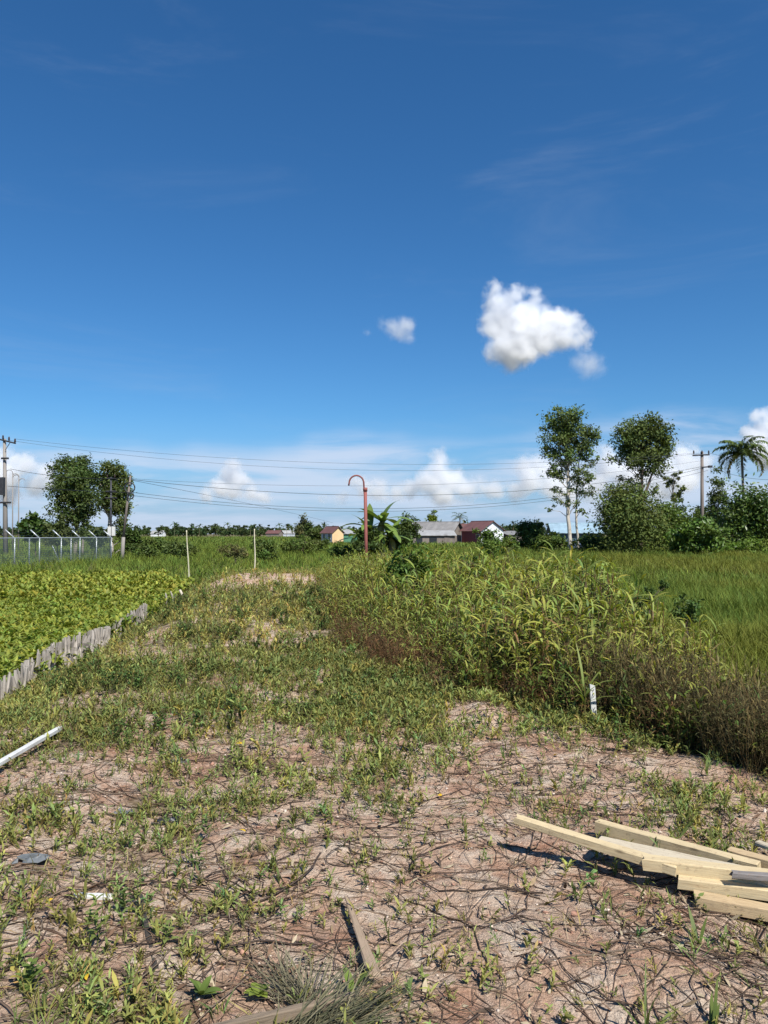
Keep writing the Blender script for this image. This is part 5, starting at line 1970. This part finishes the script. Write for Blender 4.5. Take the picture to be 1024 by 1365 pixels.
def rosette(n, L, W, col, rise=(.25, 1.0)):
    return join([leaf_strip(L * U(.75, 1.15), W * U(.85, 1.15), U(*rise), U(.3, .9), i * 2.4 + U(-.2, .2), (0, 0, .015), np.array(col) * U(.8, 1.25), np.array(col) * 1.2, 4, .3) for i in range(n)])


for lb, px, py, kind, args in [
        ('upright pale green weed right of the white offcut', 183, 1212, 'u', (.16, 16, .045, .013, (0.17, 0.20, 0.08))),
        ('upright weed with whorled leaves below the white offcut', 127, 1268, 'u', (.19, 18, .07, .018, (0.15, 0.19, 0.07))),
        ('leafy weed beside the top of the dark slat', 165, 1222, 'u', (.09, 12, .05, .022, (0.085, 0.13, 0.05))),
        ('broad leaved seedling at the bottom left of centre', 268, 1335, 'r', (6, .07, .030, (0.105, 0.155, 0.05), (.1, 1.3))),
        ('pale broad leaved weed beside the foot of the dark slat', 222, 1268, 'u', (.07, 12, .045, .02, (0.16, 0.20, 0.085))),
        ('round leaved weed by the weathered pole', 345, 1330, 'r', (9, .045, .034, (0.16, 0.21, 0.055))),
        ('small broad leaved weed at the bottom left edge', 40, 1335, 'u', (.1, 15, .06, .026, (0.105, 0.15, 0.05))),
        ('single upright lance leaf right of the weathered pole', 470, 1320, 'r', (2, .085, .028, (0.115, 0.17, 0.05), (1.0, 1.3))),
        ('narrow leaved grass sprout below the timber pile', 930, 1250, 'g', (7, .17, .014)),
        ('long bladed grass sprout at the bottom right corner', 950, 1360, 'g', (4, .14, .014)),
        ('long bladed grass at the bottom right of centre', 862, 1360, 'g', (4, .2, .008)),
        ('grassy weed left of the dark vine in the middle', 265, 1165, 'u', (.13, 14, .05, .017, (0.10, 0.15, 0.055))),
        ('grassy weed sprouting near the left plastic scraps', 275, 1120, 'u', (.12, 12, .06, .016, (0.10, 0.145, 0.055)))]:
    if kind == 'u':
        a = upright_weed(*args)
    elif kind == 'r':
        a = rosette(*args)
    else:
        a = t_grass(args[0], args[1], args[2], (0.09, 0.14, 0.05), (0.14, 0.18, 0.07), .35, 5, .012, (.1, .7))
    place(tri_mesh('weed', *a, M['leaf']), px, py, lb)

# dry grass tuft at the bottom
ps = []
for i in range(230):
    az = rng.normal(.45, .5)
    c = np.array([(0.12, 0.115, 0.10), (0.18, 0.165, 0.145), (0.07, 0.075, 0.06), (0.09, 0.09, 0.08)][rng.integers(0, 4)]) * U(.8, 1.2)
    ps.append(leaf_strip(U(.14, .36), U(.0025, .005), U(.08, .6), U(.1, .5), az, (U(-.17, .05), U(-.09, .06), .01), c, c * 1.2, 4, .1, U(-.5, .5)))
place(tri_mesh('dry_grass_tuft', *join(ps), M['leaf_dull']), 440, 1368, 'dry grey green grass tuft spilling over the weathered pole', 'grass tuft', None)
ps = []
for i in range(70):
    az = rng.normal(2.4, .7)
    c = np.array((0.13, 0.12, 0.11)) * U(.6, 1.3)
    ps.append(leaf_strip(U(.12, .28), U(.0025, .005), U(.3, 1.0), U(.1, .7), az, (U(-.06, .06), U(-.05, .05), .01), c, c * 1.2, 4, .1))
place(tri_mesh('dry_grass_tuft', *join(ps), M['leaf_dull']), 400, 1330, 'sparse dry grass tuft left of the brown slat', 'grass tuft', None)

# fallen yellow leaves
yl = []
for i in range(3):
    yl.append(tri_mesh('fallen_leaf', *leaf_strip(.035, .02, .25, .5, 0, (0, 0, .008), (0.55, 0.36, 0.04), (0.6, 0.42, 0.06), 3, .4), M['leaf_dull']).data)
    bpy.data.objects.remove(bpy.data.objects[-1] if False else [o for o in bpy.data.objects if o.data is yl[-1]][0])
for i, (px, py, lb) in enumerate([(63, 1222, 'left of the dark slat below the grey scrap'), (118, 1318, 'at the bottom left corner among leafy weeds'), (323, 1001, 'where the weed carpet meets the bare clay'),
                                  (590, 1067, 'on bare clay left of the timber pile'), (745, 1020, 'on clay in front of the white peg'), (327, 1120, 'on the vines right of the black scrap'),
                                  (585, 1010, 'on clay at the edge of the middle weeds'), (60, 915, 'near the foot of the stake wall'), (232, 968, 'in weeds right of the white batten')]):
    o = bpy.data.objects.new('fallen_leaf', yl[i % 3])
    C.objects.link(o)
    p = PZ(px, py, 0)
    o.location = (p.x, p.y, Hs(p.x, p.y) + .02)
    o.rotation_euler = (U(-.5, .5), U(-.5, .5), U(0, 6))
    s = .7 + .15 * (p.y - 2)
    o.scale = (s, s, s)
    tag(o, 'yellow fallen leaf ' + lb, 'leaf', 'yellow fallen leaves')
